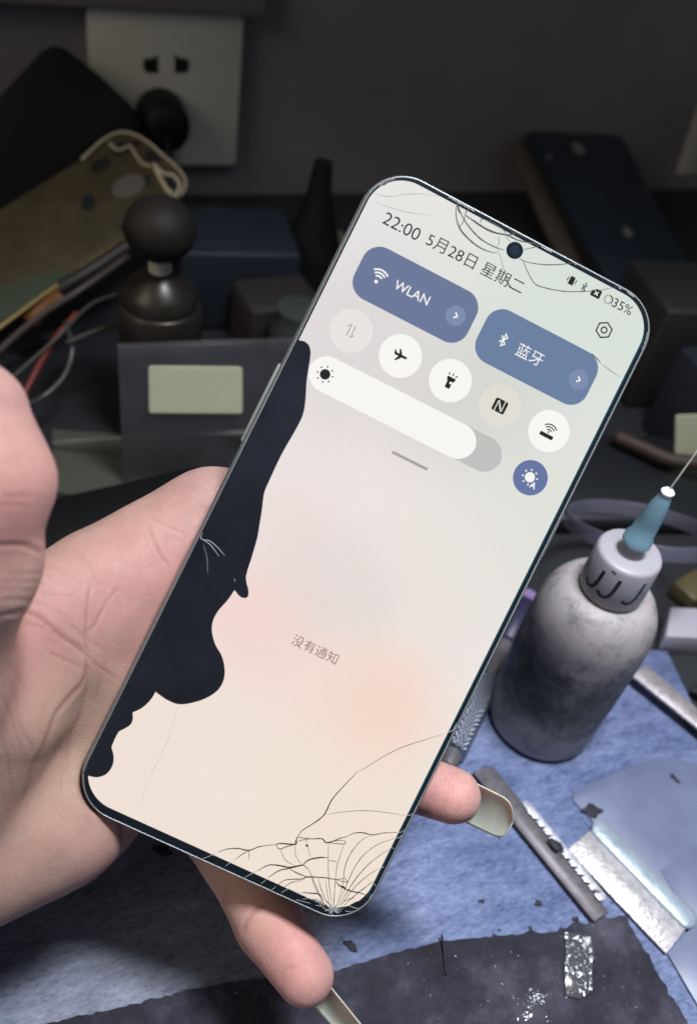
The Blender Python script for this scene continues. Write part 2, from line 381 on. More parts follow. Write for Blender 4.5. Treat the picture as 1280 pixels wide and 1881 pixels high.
def clampg(p, m=1.25*MM):
    hx_, hy_, r_ = Wd/2-m, Ln/2-m, 9.2*MM
    x, y = p[0]-cxp, p[1]-cyp; x = max(-hx_, min(hx_, x)); y = max(-hy_, min(hy_, y))
    qx, qy = abs(x)-(hx_-r_), abs(y)-(hy_-r_)
    if qx > 0 and qy > 0:
        l = math.hypot(qx, qy)
        if l > r_: x = math.copysign(hx_-r_+qx*r_/l, x); y = math.copysign(hy_-r_+qy*r_/l, y)
    return np.array((x+cxp, y+cyp))+rng.normal(0, 1e-7, 2)
def strokes(name, lines, w, mat, k, parent=phone, taper=False, local=None, clampit=False):
    """ribbons: lines in photo pixels (or local icon units when local=(cx,cy,scale)), width in px"""
    V, F = [], []
    for ln in lines:
        ww = w
        if isinstance(ln, tuple) and isinstance(ln[0], (int, float)) and len(ln) == 2 and isinstance(ln[1], list): ww, ln = ln
        if local:
            ox, oy = pl(local[0], local[1]); P = [np.array((ox+x*PXM*local[2], oy+y*PXM*local[2])) for x, y in ln]
        else: P = [np.array(pl(*p)) for p in ln]
        if clampit: P = [clampg(p) for p in P]
        for i, p in enumerate(P):
            if i == 0: t = P[1]-P[0]+1e-9; t /= np.linalg.norm(t); m_ = np.array((-t[1], t[0])); s = 1
            elif i == len(P)-1: t = P[-1]-P[-2]; t /= np.linalg.norm(t); m_ = np.array((-t[1], t[0])); s = 1
            else:
                ta = (p-P[i-1])/np.linalg.norm(p-P[i-1]); tb = (P[i+1]-p)/np.linalg.norm(P[i+1]-p)
                m_ = np.array((-(ta+tb)[1], (ta+tb)[0])); m_ /= np.linalg.norm(m_)+1e-12; s = 1/max(.5, m_@np.array((-ta[1], ta[0])))
            h = ww*PXM/2
            if taper: h *= .35+.65*math.sin(math.pi*min(1, max(0, (i+.6)/(len(P)))))*random.uniform(.75, 1.2)
            V += [(*(p+m_*h*s), UZ(k)), (*(p-m_*h*s), UZ(k))]
            if i: b_ = len(V); F.append((b_-3, b_-4, b_-2, b_-1)[::-1])
    o = mesh(name, V, F, mat, parent)
    # make every face look out of the screen
    me = o.data; bm = bmesh.new(); bm.from_mesh(me)
    for f in bm.faces:
        f.normal_update()
        if f.normal.z < 0: f.normal_flip()
    bm.to_mesh(me); bm.free()
    return o
def poly(name, pts, mat, k, c, s, parent=phone):
    ox, oy = pl(*c); return flat(name, [(ox+x*PXM*s, oy+y*PXM*s) for x, y in pts], UZ(k), mat, parent)
def text(name, body, p0, p1, mat, k, parent, thin=0.0, hscale=1.0, shift=0):
    c = bpy.data.curves.new(name, 'FONT'); c.body = body; c.offset = thin; c.size = 1; c.resolution_u = 4
    t = bpy.data.objects.new(name, c); COL.objects.link(t); bpy.context.view_layer.update()
    me = bpy.data.meshes.new_from_object(t); bpy.data.objects.remove(t); 
    co = np.array([v.co[:] for v in me.vertices]); mn, mx = co.min(0), co.max(0)
    A, Bq = np.array(pl(*p0)), np.array(pl(*p1)); d = np.linalg.norm(Bq-A); s = d/(mx[0]-mn[0]); mid = (A+Bq)/2
    for v in me.vertices:
        v.co = (mid[0]+(v.co.x-(mn[0]+mx[0])/2)*s, mid[1]+((v.co.y-(mn[1]+mx[1])/2)*s*hscale)+shift*PXM, UZ(k))
    me.name = name; me.materials.clear(); o = link(name, me, mat, parent); return o
def arc(cx, cy, r, a0, a1, n=14): return [(cx+r*math.cos(math.radians(a0+(a1-a0)*i/n)), cy+r*math.sin(math.radians(a0+(a1-a0)*i/n))) for i in range(n+1)]
# status line
text('time_text', '22:00', (705, 400), (771, 431), ink, 1, disp, -.002)
text('date_text', '5月28日', (785, 439), (874, 483), ink, 1, disp, -.002)
text('weekday_text', '星期二', (886, 490), (961, 530), ink, 1, disp, -.002)
text('battery_text', '35%', (1126, 554), (1160, 572), ink, 1, disp, 0)
strokes('battery_ring', [arc(0, 0, 7.8, 0, 360, 28)], 2.2, sgrey, 1, disp, local=(1117, 549.7, 1)); strokes('battery_arc', [arc(0, 0, 7.8, 90, -36, 14)], 2.4, ink, 2, disp, local=(1117, 549.7, 1))
poly('muted_icon', [(-6, 5), (-2, 9), (8, 9), (9, 8), (9, -6), (8, -7), (-9, -7), (-10, -6), (-10, 3)], ink, 1, (1094.4, 539.4), 1, disp)
strokes('cross_mark', [[(-3.5, -2.5), (3.5, 4.5)], [(-3.5, 4.5), (3.5, -2.5)]], 2, white, 2, disp, local=(1094.4, 539.4, 1))
BT = [[(-5, 5.5), (5, -5.5), (0, -10.5), (0, 10.5), (5, 5.5), (-5, -5.5)]]
strokes('bluetooth_status_icon', BT, 1.7, ink, 1, disp, local=(1072, 527.5, .85))
poly('vibrate_icon', [(-4.5, 8), (4.5, 8), (5, -8), (-5, -8)], ink, 1, (1049.7, 515.3), 1, disp)
strokes('vibrate_marks', [[(-8, 5), (-7, 2), (-9, -1), (-7.5, -4)], [(8, 5), (9, 2), (7, -1), (8.5, -4)]], 1.6, ink, 1, disp, local=(1049.7, 515.3, 1))
hx = [(14.5*math.cos(math.radians(a)), 14.5*math.sin(math.radians(a))) for a in range(30, 391, 60)]
hx.append(hx[1])
strokes('settings_icon', [hx, arc(0, 0, 5.2, 0, 370, 20)], 2.6, ink, 1, disp, local=(1109, 606, 1.05))
disc('selfie_camera_hole', (945, 459.7), 15.8, dark_glass, 4, disp)
disc('selfie_lens', (945, 459.7), 9.5, pm('lens_glass', (.012, .02, .03), .05), 5, disp)
# tiles
t1 = nurect('wifi_tile', 806.5, 1041, 92.5, 200.5, 34, blue, 1, disp)
t2 = nurect('bluetooth_tile', 1060, 1287.5, 95.5, 205.5, 34, blue2, 1, disp)
strokes('wifi_icon', [arc(0, -9, 10, 48, 132, 10), arc(0, -9, 16.5, 48, 132, 12), arc(0, -9, 23, 48, 132, 14)], 3.2, white, 2, t1, local=(696, 508, .92))
disc('wifi_dot', (690.6, 517), 3.4, white, 2, t1, 20)
text('wifi_label', 'WLAN', (725, 522), (788, 552), white, 2, t1, .005, 1.05)
strokes('bluetooth_icon', BT, 2.5, white, 2, t2, local=(924, 624, 1.15))
text('bluetooth_label', '蓝牙', (949, 641), (997, 662), white, 2, t2)
for t, c in ((t1, (836.7, 579.7)), (t2, (1062, 697))):
    b = disc('expand_button', c, 18.7, lblue, 2, t); strokes('chevron', [[(-2.5, 5.5), (3, 0), (-2.5, -5.5)]], 2.8, white, 3, b, local=(*c, 1))
# round toggles
b = disc('data_toggle', (644.7, 607.5), 40, pale, 1, disp)
strokes('data_arrows', [[(-9, 5), (-4, 11), (-4, -11)], [(4, 11), (4, -11), (9, -5)]], 2.2, sgrey, 2, b, local=(644.7, 607.5, 1))
b = disc('airplane_toggle', (735.3, 653.8), 40, white, 1, disp)
poly('airplane_icon', [(13, 1), (12, 3), (9, 3.2), (2, 3.2), (-4, 12), (-7.5, 12), (-3.5, 3.2), (-9, 3), (-12, 7), (-14.5, 7), (-12.5, 0), (-11, -1.6), (-3.5, -1.8), (-8, -11), (-4.5, -11), (3, -1.8), (11, -1.4)], ink, 2, (735.3, 653.8), 1, b)
b = disc('torch_toggle', (826.9, 699), 40, white, 1, disp)
poly('torch_icon', [(-8.5, 6.5), (8.5, 6.5), (8, 2), (5, -3), (4.8, -15), (-4.8, -15), (-5, -3), (-8, 2)], ink, 2, (826.9, 699), 1, b)
strokes('torch_rays', [[(0, 9.5), (0, 15)], [(-6, 9), (-8.5, 13.5)], [(6, 9), (8.5, 13.5)]], 2.2, ink, 2, b, local=(826.9, 699, 1)); disc('torch_switch', (827.5, 703.5), 2.5, white, 3, b, 16)
b = disc('nfc_toggle', (917.8, 745.6), 39.5, pale2, 1, disp)
nf = [(x*.95, y*.95) for x, y in rrect(27, 26, 3.5, 4)]
poly('nfc_icon', nf, ink, 2, (917.8, 745.6), 1, b)
strokes('nfc_mark', [[(-6.5, -13), (-6.5, 7.5), (-5, 8.5), (4, -5)], [(6.5, 13), (6.5, -7.5), (5, -8.5), (-4, 5)]], 1.9, pale2, 3, b, local=(917.8, 745.6, 1))
b = disc('hotspot_toggle', (1008, 792), 39.3, white, 1, disp)
strokes('hotspot_waves', [arc(0, -3, 6, 40, 140, 8), arc(0, -3, 11, 40, 140, 10), arc(0, -3, 16, 40, 140, 12)], 2.3, ink, 2, b, local=(1008, 792, 1)); poly('hotspot_base', rrect(27, 7.5, 2, 4, -1, -9.5), ink, 2, (1008, 792), 1, b); disc('hotspot_dot', (1007, 793.5), 1.8, ink, 2, b, 16)
b = disc('auto_brightness_button', (973.8, 877.5), 33, screenmat('button_blue', srgb(103, 119, 163)), 1, disp)
disc('sun_disc', (972.8, 876.6), 9.6, white, 2, b); strokes('sun_rays', [[(12.5*math.cos(a), 12.5*math.sin(a)), (15.5*math.cos(a), 15.5*math.sin(a))] for a in [i*math.pi/4+.2 for i in range(7)]], 3, white, 2, b, local=(972.8, 876.6, 1)); text('auto_letter', 'A', (973.5, 889), (984, 894), white, 3, b, .03)
# slider
s = nurect('slider_track', 808.5, 1200, 316.3, 386, 34.8, grey, 1, disp); sf = nurect('slider_fill', 808.5, 1147, 316.3, 386, 34.8, white, 2, s)
disc('slider_sun', (597, 687.5), 9.6, ink, 3, sf); strokes('slider_sun_rays', [[(13*math.cos(a), 13*math.sin(a)), (15.8*math.cos(a), 15.8*math.sin(a))] for a in [i*math.pi/4+.15 for i in range(8)]], 2.8, ink, 3, sf, local=(597, 687.5, 1))
strokes('drawer_handle', [[(720, 830), (785, 862.5)]], 5.5, hgrey, 1, disp)
text('no_notification_text', '没有通知', (538, 1174), (620, 1212), brown, 1, disp, -.005)
strokes('display_edge_tint', [[nu(1335.2, 20), nu(1335.2, 1180)]], 2.0, screenmat('edge_teal', srgb(16, 78, 96)), 2, disp)
# ink bleed
segs = [
 [(547, 624), (550, 625), (556, 626), (561, 628), (567, 634), (570, 643), (570, 655), (566, 680), (563, 702), (561, 735), (555.8, 763), (542, 791), (517, 835), (495, 882), (486, 903), (483, 920), (481, 937), (477, 962), (472.8, 987), (467, 1008), (461.7, 1026), (456, 1043), (452, 1059), (453, 1071), (456, 1083), (455.6, 1095), (449, 1098.8), (440, 1095), (430.7, 1084)],
 [(430.7, 1084), (418, 1102.5), (401, 1122), (391.5, 1140), (389.4, 1160), (395.6, 1184), (406.8, 1203.7), (412.5, 1226), (411, 1248.7), (400, 1268), (378.7, 1282.5), (353.4, 1291), (328, 1293.7), (305.6, 1285), (286, 1271)],
 [(286, 1271), (276, 1286.7), (260.6, 1300.8), (243.7, 1309)], [(243.7, 1309), (244, 1321.8), (238, 1333), (218.4, 1344)],
 [(218.4, 1344), (211.4, 1357), (205, 1372.5)], [(205, 1372.5), (208.9, 1389), (207, 1406), (196, 1421.7), (179, 1428), (162, 1425.3)]]
bl = []
for sg in segs: bl += [tuple(p) for p in spline(sg, 5)][:-1]
bl += [(162, 1425.3)]
def offs(pts, d):
    P = [np.array(p) for p in pts]; out = []
    for i, p in enumerate(P):
        t = P[min(i+1, len(P)-1)]-P[max(i-1, 0)]; t /= np.linalg.norm(t)+1e-9; out.append(tuple(p+np.array((t[1], -t[0]))*d))
    return out
left = [nu(767.5, u) for u in (1205, 1100, 900, 700, 500, 330)]
bleed_m = pm('bleed_ink', (.012, .0135, .020), .07, 0, .6, noise=.4, nscale=35)
ok = [p for p in offs(bl, -1.6)]
flat('ink_bleed_edge', [pl(*p) for p in ok]+[pl(*p) for p in left], UZ(3.2), screenmat('bleed_brown', srgb(92, 74, 58)), disp)
flat('ink_bleed', [pl(*p) for p in bl]+[pl(*p) for p in left], UZ(4), bleed_m, disp)
# cracks
def C7(l): return [(360+x/2.56, 1320+y/2.56) for x, y in l]
def C2(l): return [(820+x/3.2, 330+y/3.2) for x, y in l]
def C1(l): return [(540+x/3.556, 290+y/3.556) for x, y in l]
def C5(l): return [(340+x/3.615, 600+y/3.615) for x, y in l]
def sm(l, n=5): return [tuple(p) for p in spline([np.array(q)+rng.normal(0, .25, 2) for q in l], n)]
dark = []
for w, l in ((2.2, [(478, 555), (500, 525), (540, 500), (600, 455), (640, 380), (700, 310), (760, 250)]), (1.0, [(760, 250), (790, 235), (880, 180), (980, 130), (1110, 90), (1175, 68)]), (1.0, [(600, 455), (700, 438), (800, 433), (900, 443), (985, 457)]),
  (2.2, [(105, 628), (150, 612), (200, 612), (250, 620), (300, 603), (375, 593)]), (1.4, [(180, 665), (215, 640), (250, 620)]), (1, [(250, 620), (250, 665)]), (3.0, [(375, 593), (400, 588), (465, 592), (470, 575), (478, 555)]), (2.4, [(478, 558), (545, 565), (590, 565), (612, 583), (640, 580), (680, 562), (708, 557)]),
  (1.8, [(375, 593), (392, 612), (430, 602), (465, 592)]), (1.3, [(465, 583), (500, 572), (540, 565)]), (1.4, [(620, 585), (695, 590), (700, 572)]), (1.2, [(640, 578), (670, 574), (700, 574)]), (1.9, [(708, 557), (740, 540), (780, 536), (830, 548), (880, 538), (945, 537)]),
  (2.6, [(290, 715), (340, 690), (390, 692), (440, 700), (500, 690), (525, 710)]), (2.6, [(500, 690), (530, 665), (580, 655), (622, 655)]), (1.4, [(622, 668), (665, 674)]), (2.0, [(340, 750), (390, 715), (440, 705), (500, 692)]), (2.2, [(375, 790), (420, 760), (500, 755), (520, 745), (600, 748), (660, 758), (705, 750)]),
  (2.0, [(440, 710), (480, 730), (520, 745)]), (1.4, [(410, 795), (450, 772), (500, 762)]), (2.4, [(500, 818), (540, 822), (580, 828), (600, 860)]), (1.3, [(600, 880), (575, 820), (545, 745), (525, 700)]), (1.2, [(615, 870), (600, 830), (585, 790), (575, 750)]), (1.0, [(630, 880), (615, 820), (608, 760)]),
  (1.2, [(640, 880), (628, 800), (622, 700), (622, 590)]), (1.0, [(650, 880), (652, 800), (662, 700), (680, 640), (698, 585)]), (1.3, [(660, 880), (690, 780), (700, 700), (730, 630), (780, 570), (830, 548)]), (1.3, [(665, 880), (705, 790), (740, 710), (790, 640), (860, 590), (935, 565)]), (1.5, [(670, 885), (720, 800), (770, 730), (830, 670), (910, 612)]),
  (1.4, [(680, 880), (740, 800), (800, 745), (860, 705)]), (1.6, [(690, 885), (750, 830), (800, 790), (835, 765)]), (1.6, [(700, 890), (760, 860), (815, 850)]), (1, [(465, 595), (470, 650), (500, 690)]), (1, [(395, 615), (420, 665), (465, 692)]), (.9, [(515, 570), (540, 655)]), (.9, [(540, 745), (560, 800), (610, 885)]),
  (2.4, [(655, 765), (680, 790), (720, 810), (770, 820), (800, 830)]), (3.4, [(670, 785), (695, 795), (705, 805)]), (1.5, [(605, 850), (625, 870), (640, 890)]), (1.5, [(570, 850), (600, 870), (640, 893)]), (2, [(545, 850), (570, 858), (600, 880)]), (3.4, [(515, 595), (528, 600)]), (1.1, [(655, 770), (650, 830), (648, 885)]), (1.3, [(685, 870), (715, 850), (745, 845)]), (1.5, [(660, 760), (710, 770), (700, 752)])):
    dark.append((w*1.05, sm(C7(l))))
nbot = len(dark)
for w, l in ((2.4, [(60, 135), (55, 200), (75, 280), (120, 340), (180, 390), (240, 420), (295, 430)]), (2.2, [(65, 150), (100, 230), (150, 300), (210, 355), (280, 395), (340, 415)]), (1.3, [(445, 412), (500, 400), (560, 385)]), (1.6, [(120, 180), (110, 210), (160, 240), (220, 280), (290, 310), (345, 325), (400, 315), (470, 318)]),
  (2.2, [(110, 205), (180, 260), (260, 305), (350, 325), (420, 355), (500, 372), (555, 378)]), (1.0, [(345, 325), (370, 366)]), (1.5, [(428, 462), (450, 480), (480, 550), (520, 610), (580, 635), (680, 655), (780, 658), (900, 650), (1015, 625)]), (1.5, [(430, 470), (500, 490), (600, 500), (700, 495), (760, 480)]), (1.5, [(70, 280), (100, 240), (105, 210)]), (1.5, [(105, 210), (120, 180), (145, 160)]),
  (1.5, [(200, 250), (205, 225)]), (1.5, [(205, 228), (260, 250), (330, 290), (350, 325)]), (1.5, [(345, 325), (390, 320), (380, 285)]), (.8, [(295, 400), (320, 470), (345, 560), (370, 620)]), (1.6, [(850, 1020), (880, 1050), (905, 1078)]), (.8, [(905, 1078), (960, 1120), (1020, 1160)]), (.8, [(305, 330), (310, 370), (290, 400)]), (1.6, [(345, 570), (365, 620), (380, 625)]),
  (2.2, [(60, 130), (70, 180), (85, 200)])):
    dark.append((w*1.3, sm(C2(l))))
ntop = len(dark)
for w, l in ((.7, [(530, 235), (620, 250), (720, 240), (830, 235), (950, 250)]), (.7, [(530, 290), (620, 320), (700, 345), (800, 365), (890, 375)]), (1.5, [(545, 185), (600, 170), (622, 125)]), (1.2, [(545, 150), (570, 170), (600, 175)]), (.8, [(580, 245), (600, 252)])):
    dark.append((w, sm(C1(l))))
dark.append((.3, sm([(328, 1294), (315, 1340), (300, 1380), (275, 1430), (258, 1478)])))
crk = pm('crack_shadow', (.03, .022, .016), .4, 0, .3)  # dark look of cracks against the lit screen, put into the colour
for part_ in (dark[:nbot], dark[nbot:ntop], dark[ntop:-1], dark[-1:]): strokes('crack_pattern', part_, 1, crk, 6, disp, taper=True, clampit=True)
light = [(1.4, sm(C5([(75, 1350), (110, 1410), (160, 1420), (210, 1460), (262, 1520)]))), (1.2, sm(C5([(112, 1412), (170, 1450), (225, 1525)]))), (.6, sm(C5([(120, 1440), (145, 1530), (150, 1640)]))), (1, sm(C5([(325, 1672), (333, 1692)]))), (.5, sm(C5([(90, 1360), (112, 1400)])))]
for w, l in ((1, [(105, 628), (70, 645), (30, 660)]), (1, [(180, 665), (135, 695)]), (1, [(290, 715), (230, 747)]), (1, [(340, 750), (305, 777)]), (1, [(375, 790), (350, 810)]), (1.1, [(440, 795), (400, 820)]), (1.3, [(520, 830), (445, 805)]), (1, [(470, 850), (540, 870)]), (1, [(945, 537), (990, 526)]), (1, [(935, 565), (975, 553)]), (1, [(930, 612), (905, 600)]), (1, [(860, 705), (885, 695)]), (1, [(800, 750), (850, 790)]), (1, [(985, 457), (1030, 452)]), (1.1, [(1175, 68), (1215, 52), (1240, 28)]), (1, [(820, 850), (860, 855), (850, 835)]),
  (1, [(590, 860), (545, 845), (500, 850)]), (1, [(600, 885), (560, 878)]), (1, [(560, 845), (600, 890), (645, 905)]), (1.2, [(720, 880), (770, 900)]), (1, [(700, 905), (745, 915)])):
    light.append((w, sm(C7(l), 3)))
for k in range(34):
    a = rng.uniform(0, 2*math.pi); r0 = rng.uniform(2, 10); r1 = r0+rng.uniform(8, 46)
    light.append((rng.uniform(.7, 1.8), C7([(645+r0*math.cos(a), 903+r0*.6*math.sin(a)), (645+.6*r1*math.cos(a+.1), 903+.35*r1*math.sin(a+.1)), (645+r1*math.cos(a), 903+.6*r1*math.sin(a))])))
for k in range(26):
    x = rng.uniform(0, 1); cx_, cy_ = (545+x*100)+rng.normal(0, 4), (160-(x*60))+rng.normal(0, 6) if x < .8 else 120
    light.append((rng.uniform(.6, 1.3), C1([(cx_, cy_), (cx_+rng.normal(0, 10), cy_+rng.normal(0, 10)), (cx_+rng.normal(0, 16), cy_+rng.normal(0, 14))])))
for l in ([(20, 80), (60, 95), (55, 125)], [(60, 95), (110, 120), (140, 160)], [(75, 90), (70, 130)], [(100, 110), (125, 130), (160, 140)], [(145, 155), (170, 165)], [(560, 385), (610, 380), (640, 382)], [(760, 480), (775, 470)], [(1015, 625), (1040, 610)], [(1090, 600), (1110, 610), (1130, 640)], [(1170, 940), (1150, 990)], [(1195, 900), (1175, 950), (1150, 1000)], [(30, 110), (50, 90)], [(80, 130), (120, 125), (135, 135)]):
    light.append((rng.uniform(.8, 1.7), sm(C2(l), 3)))
gm = pm('crack_glint', (.40, .42, .42), .4, 0, .4)  # pale line colour paints in the glint of the broken glass
mid_ = [(np.mean([q[0] for q in l[1]]), np.mean([q[1] for q in l[1]])) for l in light]
groups_ = {}
for l, (mx_, my_) in zip(light, mid_):
    key = 'b0' if my_ > 1500 and mx_ < 560 else 'b1' if my_ > 1500 and mx_ < 680 else 'b2' if my_ > 1400 else 'l' if mx_ < 500 else 't0' if mx_ < 760 else 't1' if mx_ < 960 else 't2' if mx_ < 1130 else 't3'
    groups_.setdefault(key, []).append(l)
for l in groups_.values(): strokes('painted_glint_crack_pattern', l, 1, gm, 7, disp, taper=True, clampit=True)
# dust specks on the glass
dv, dfc = [], []
for k in range(46):
    n_, u_ = rng.uniform(790, 1320), rng.uniform(430, 1200)
    x, y = pnu(n_, u_)
    if n_ < 960 and u_ > 300: continue
    s_ = rng.uniform(.3, .9)*PXM; a = rng.uniform(0, 6)
    for q in range(4): dv.append((x+s_*math.cos(a+q*1.57)*(1+.8*(q % 2)), y+s_*math.sin(a+q*1.57), UZ(7)))
    dfc.append((len(dv)-4, len(dv)-3, len(dv)-2, len(dv)-1))
o = mesh('dust_pattern', dv, dfc, pm('dust', (.25, .22, .2), .8), disp)

# ============================================================ HAND
def hand():
    def P(px, py, d): return np.array([(px-640)/FPX*d, -(py-940.5)/FPX*d, d])   # camera space, mm
    def cap(Q, a, b, ra, rb):
        ab = b-a; t = np.clip(((Q-a)@ab)/(ab@ab), 0, 1)
        return np.linalg.norm(Q-(a+t[..., None]*ab), axis=-1)-(ra+(rb-ra)*t)
    def ell(Q, c_, ax, rads):
        q = (Q-c_)@ax.T/rads; k0 = np.linalg.norm(q, axis=-1); k1 = np.linalg.norm(q/rads, axis=-1); return k0*(k0-1)/(k1+1e-9)
    def smin(a, b, k):
        h = np.clip(.5+.5*(b-a)/k, 0, 1); return b*(1-h)+a*h-k*h*(1-h)
    palm = [((-1150, 2050, 150), (-420, 1600, 190), 36, 27), ((-1150, 2050, 160), (-420, 1450, 190), 34, 22),
            ((-420, 1450, 190), (395, 962, 217.5), 16, 11.6), ((-400, 1490, 194), (400, 1090, 218), 17, 12.5), ((-390, 1530, 196), (375, 1240, 218), 17, 12.5),
            ((-360, 1590, 196), (312, 1398, 217.5), 18, 12.0), ((-230, 1640, 197), (110, 1512, 207), 19, 15.5),
            ((-80, 1175, 178), (215, 1068, 209), 11.5, 10.5), ((215, 1068, 209), (380, 960, 217), 10.5, 11.6), ((-60, 1260, 184), (160, 1160, 207), 14, 12)]
    then = [((-330, 1560, 190), (-150, 1250, 168), 20, 17.5), ((-180, 1500, 188), (-20, 1310, 186), 20, 15)]
    thumb = [((-150, 1230, 165), (-66, 1030, 152), 14.8, 12.6), ((-66, 1030, 152), (-40, 880, 147), 12.5, 11.9), ((-38, 880, 147), (-58, 760, 146), 11.7, 9.6)]
    fing = [[((400, 962, 218), (560, 915, 219), 11, 9.5), ((560, 915, 219), (690, 960, 217.5), 9.3, 8.3), ((690, 960, 217.5), (760, 1030, 216.5), 8.2, 7.2)],
            [((400, 1095, 219), (580, 1150, 223), 11.5, 9.8), ((580, 1150, 223), (720, 1200, 219), 9.4, 8.4), ((720, 1200, 219), (800, 1250, 217), 8.2, 7.2)],
            [((380, 1250, 219), (580, 1372, 222), 11, 9.0), ((580, 1372, 222), (735, 1428, 217.5), 8.7, 7.7), ((735, 1428, 217.5), (833, 1463, 211), 7.5, 6.65)],
            [((318, 1400, 219), (368, 1490, 220), 10.5, 9.2), ((368, 1490, 220), (432, 1575, 217), 9.0, 8.2), ((432, 1575, 217), (494, 1698, 211), 8.2, 7.95), ((494, 1698, 211), (560, 1794, 206), 7.9, 6.8)]]
    def sdf(Q):
        d = None
        for a, b, ra, rb in palm:
            e = cap(Q, P(*a), P(*b), ra, rb); d = e if d is None else smin(d, e, 10)
        for a, b, ra, rb in then: d = smin(d, cap(Q, P(*a), P(*b), ra, rb), 7)
        t = None
        for a, b, ra, rb in thumb:
            e = cap(Q, P(*a), P(*b), ra, rb); t = e if t is None else smin(t, e, 3)
        d = smin(d, t, 6)
        for ch in fing:
            f = None
            for a, b, ra, rb in ch:
                e = cap(Q, P(*a), P(*b), ra, rb); f = e if f is None else smin(f, e, 2.5)
            d = smin(d, f, 4.5)
        # the flesh yields to the phone's back: keep it out of the phone slab
        w = (Q/1000) @ np.stack([CA, CB, CF]) + CO - ctr
        lx, ly, lz = (w@X)*1000, (w@ey)*1000, (w@Z)*1000
        hx_, hy_ = Wd*500-.2, Ln*500-.2
        qx = np.abs(lx-cxp*1000)-hx_+8; qy = np.abs(ly-cyp*1000)-hy_+8; qz = np.abs(lz+4.0)-4.0
        d2 = np.hypot(np.maximum(qx, 0), np.maximum(qy, 0))+np.minimum(np.maximum(qx, qy), 0)-8
        bxd = np.maximum(d2, qz)
        return np.maximum(d, -bxd+.05)
    h = 1.0
    lo = np.array([-140., -145., 125.]); hi = np.array([38., 42., 240.])
    n = ((hi-lo)/h).astype(int)+1
    gx, gy, gz = [lo[i]+h*np.arange(n[i]) for i in range(3)]
    F = np.empty(n, np.float32)
    for i in range(n[0]):
        Q = np.stack(np.meshgrid([gx[i]], gy, gz, indexing='ij'), -1)[0]; F[i] = sdf(Q)
    F[0] = np.maximum(F[0], .5); F[:, 0] = np.maximum(F[:, 0], .5); F[:, :, 0] = np.maximum(F[:, :, 0], .5); F[-1] = .5
    ins = F < 0
    cells = np.zeros(n-1, int)
    for dx in (0, 1):
        for dy in (0, 1):
            for dz in (0, 1): cells += ins[dx:n[0]-1+dx, dy:n[1]-1+dy, dz:n[2]-1+dz]
    act = (cells > 0) & (cells < 8); idx = -np.ones(n-1, int); I = np.argwhere(act); idx[act] = np.arange(len(I))
    acc = np.zeros((len(I), 3)); cnt = np.zeros(len(I))
    cor = [(x, y, z) for x in (0, 1) for y in (0, 1) for z in (0, 1)]
    for a in cor:
        for ax in range(3):
            if a[ax]: continue
            b = list(a); b[ax] = 1
            fa = F[tuple((I+a).T)]; fb = F[tuple((I+b).T)]; cr = (fa < 0) != (fb < 0)
            t = np.where(cr, fa/(fa-fb+1e-12), 0); pa = I+np.array(a, float); pa[:, ax] += t
            acc[cr] += pa[cr]; cnt[cr] += 1
    V = lo+h*acc/cnt[:, None]
    faces = []
    for ax in range(3):
        u, v = [(1, 2), (2, 0), (0, 1)][ax]
        sl0 = [slice(1, -1)]*3; sl1 = [slice(1, -1)]*3; sl0[ax] = slice(0, n[ax]-1); sl1[ax] = slice(1, n[ax])
        A = ins[tuple(sl0)]; Bb = ins[tuple(sl1)]; cr = np.argwhere(A != Bb)
        base = cr.copy(); base[:, u] += 1; base[:, v] += 1
        du = np.zeros(3, int); du[u] = 1; dv_ = np.zeros(3, int); dv_[v] = 1
        q = [idx[tuple((base-du-dv_).T)], idx[tuple((base-dv_).T)], idx[tuple(base.T)], idx[tuple((base-du).T)]]
        q = np.stack(q, 1); fl = ~A[tuple(cr.T)]; q[fl] = q[fl][:, ::-1]; faces.append(q)
    faces = np.concatenate(faces); faces = faces[(faces >= 0).all(1)]
    # project onto the surface, smooth
    def grad(Q):
        e = .3; return np.stack([sdf(Q+np.eye(3)[i]*e)-sdf(Q-np.eye(3)[i]*e) for i in range(3)], 1)/(2*e)
    for _ in range(2):
        g = grad(V); d = sdf(V); V = V-np.clip(d, -.6, .6)[:, None]*g/(np.sum(g*g, 1)[:, None]+.2)
    me = bpy.data.meshes.new('hand'); Wv = (V/1000) @ np.stack([CA, CB, CF]) + CO
    # camera axes (right, up, forward) are left-handed: flip the faces
    me.from_pydata(Wv.tolist(), [], faces[:, ::-1].tolist()); me.update()
    o = link('person', me)
    md = o.modifiers.new('s', 'SMOOTH'); md.iterations = 2; md.factor = .5
    md = o.modifiers.new('s', 'SUBSURF'); md.levels = 1; md.render_levels = 1
    dg = bpy.context.evaluated_depsgraph_get(); me2 = bpy.data.meshes.new_from_object(o.evaluated_get(dg)); o.modifiers.clear(); o.data = me2; me = me2
    nv = len(me.vertices); co = np.empty(nv*3); me.vertices.foreach_get('co', co); co = co.reshape(-1, 3)
    no = np.empty(nv*3); me.vertices.foreach_get('normal', no); no = no.reshape(-1, 3)
    vd = CO-co; vd /= np.linalg.norm(vd, axis=1)[:, None]
    facing = np.clip(((no*vd).sum(1)-.05)/.3, 0, 1)
    px, py, pz = project(co)
    def K7(l): return [(x/2.844, 1000+y/2.844) for x, y in l]
    def K6(l): return [(x/3.048, 620+y/3.048) for x, y in l]
    def K8(l): return [(x*.547, 1400+y*.547) for x, y in l]
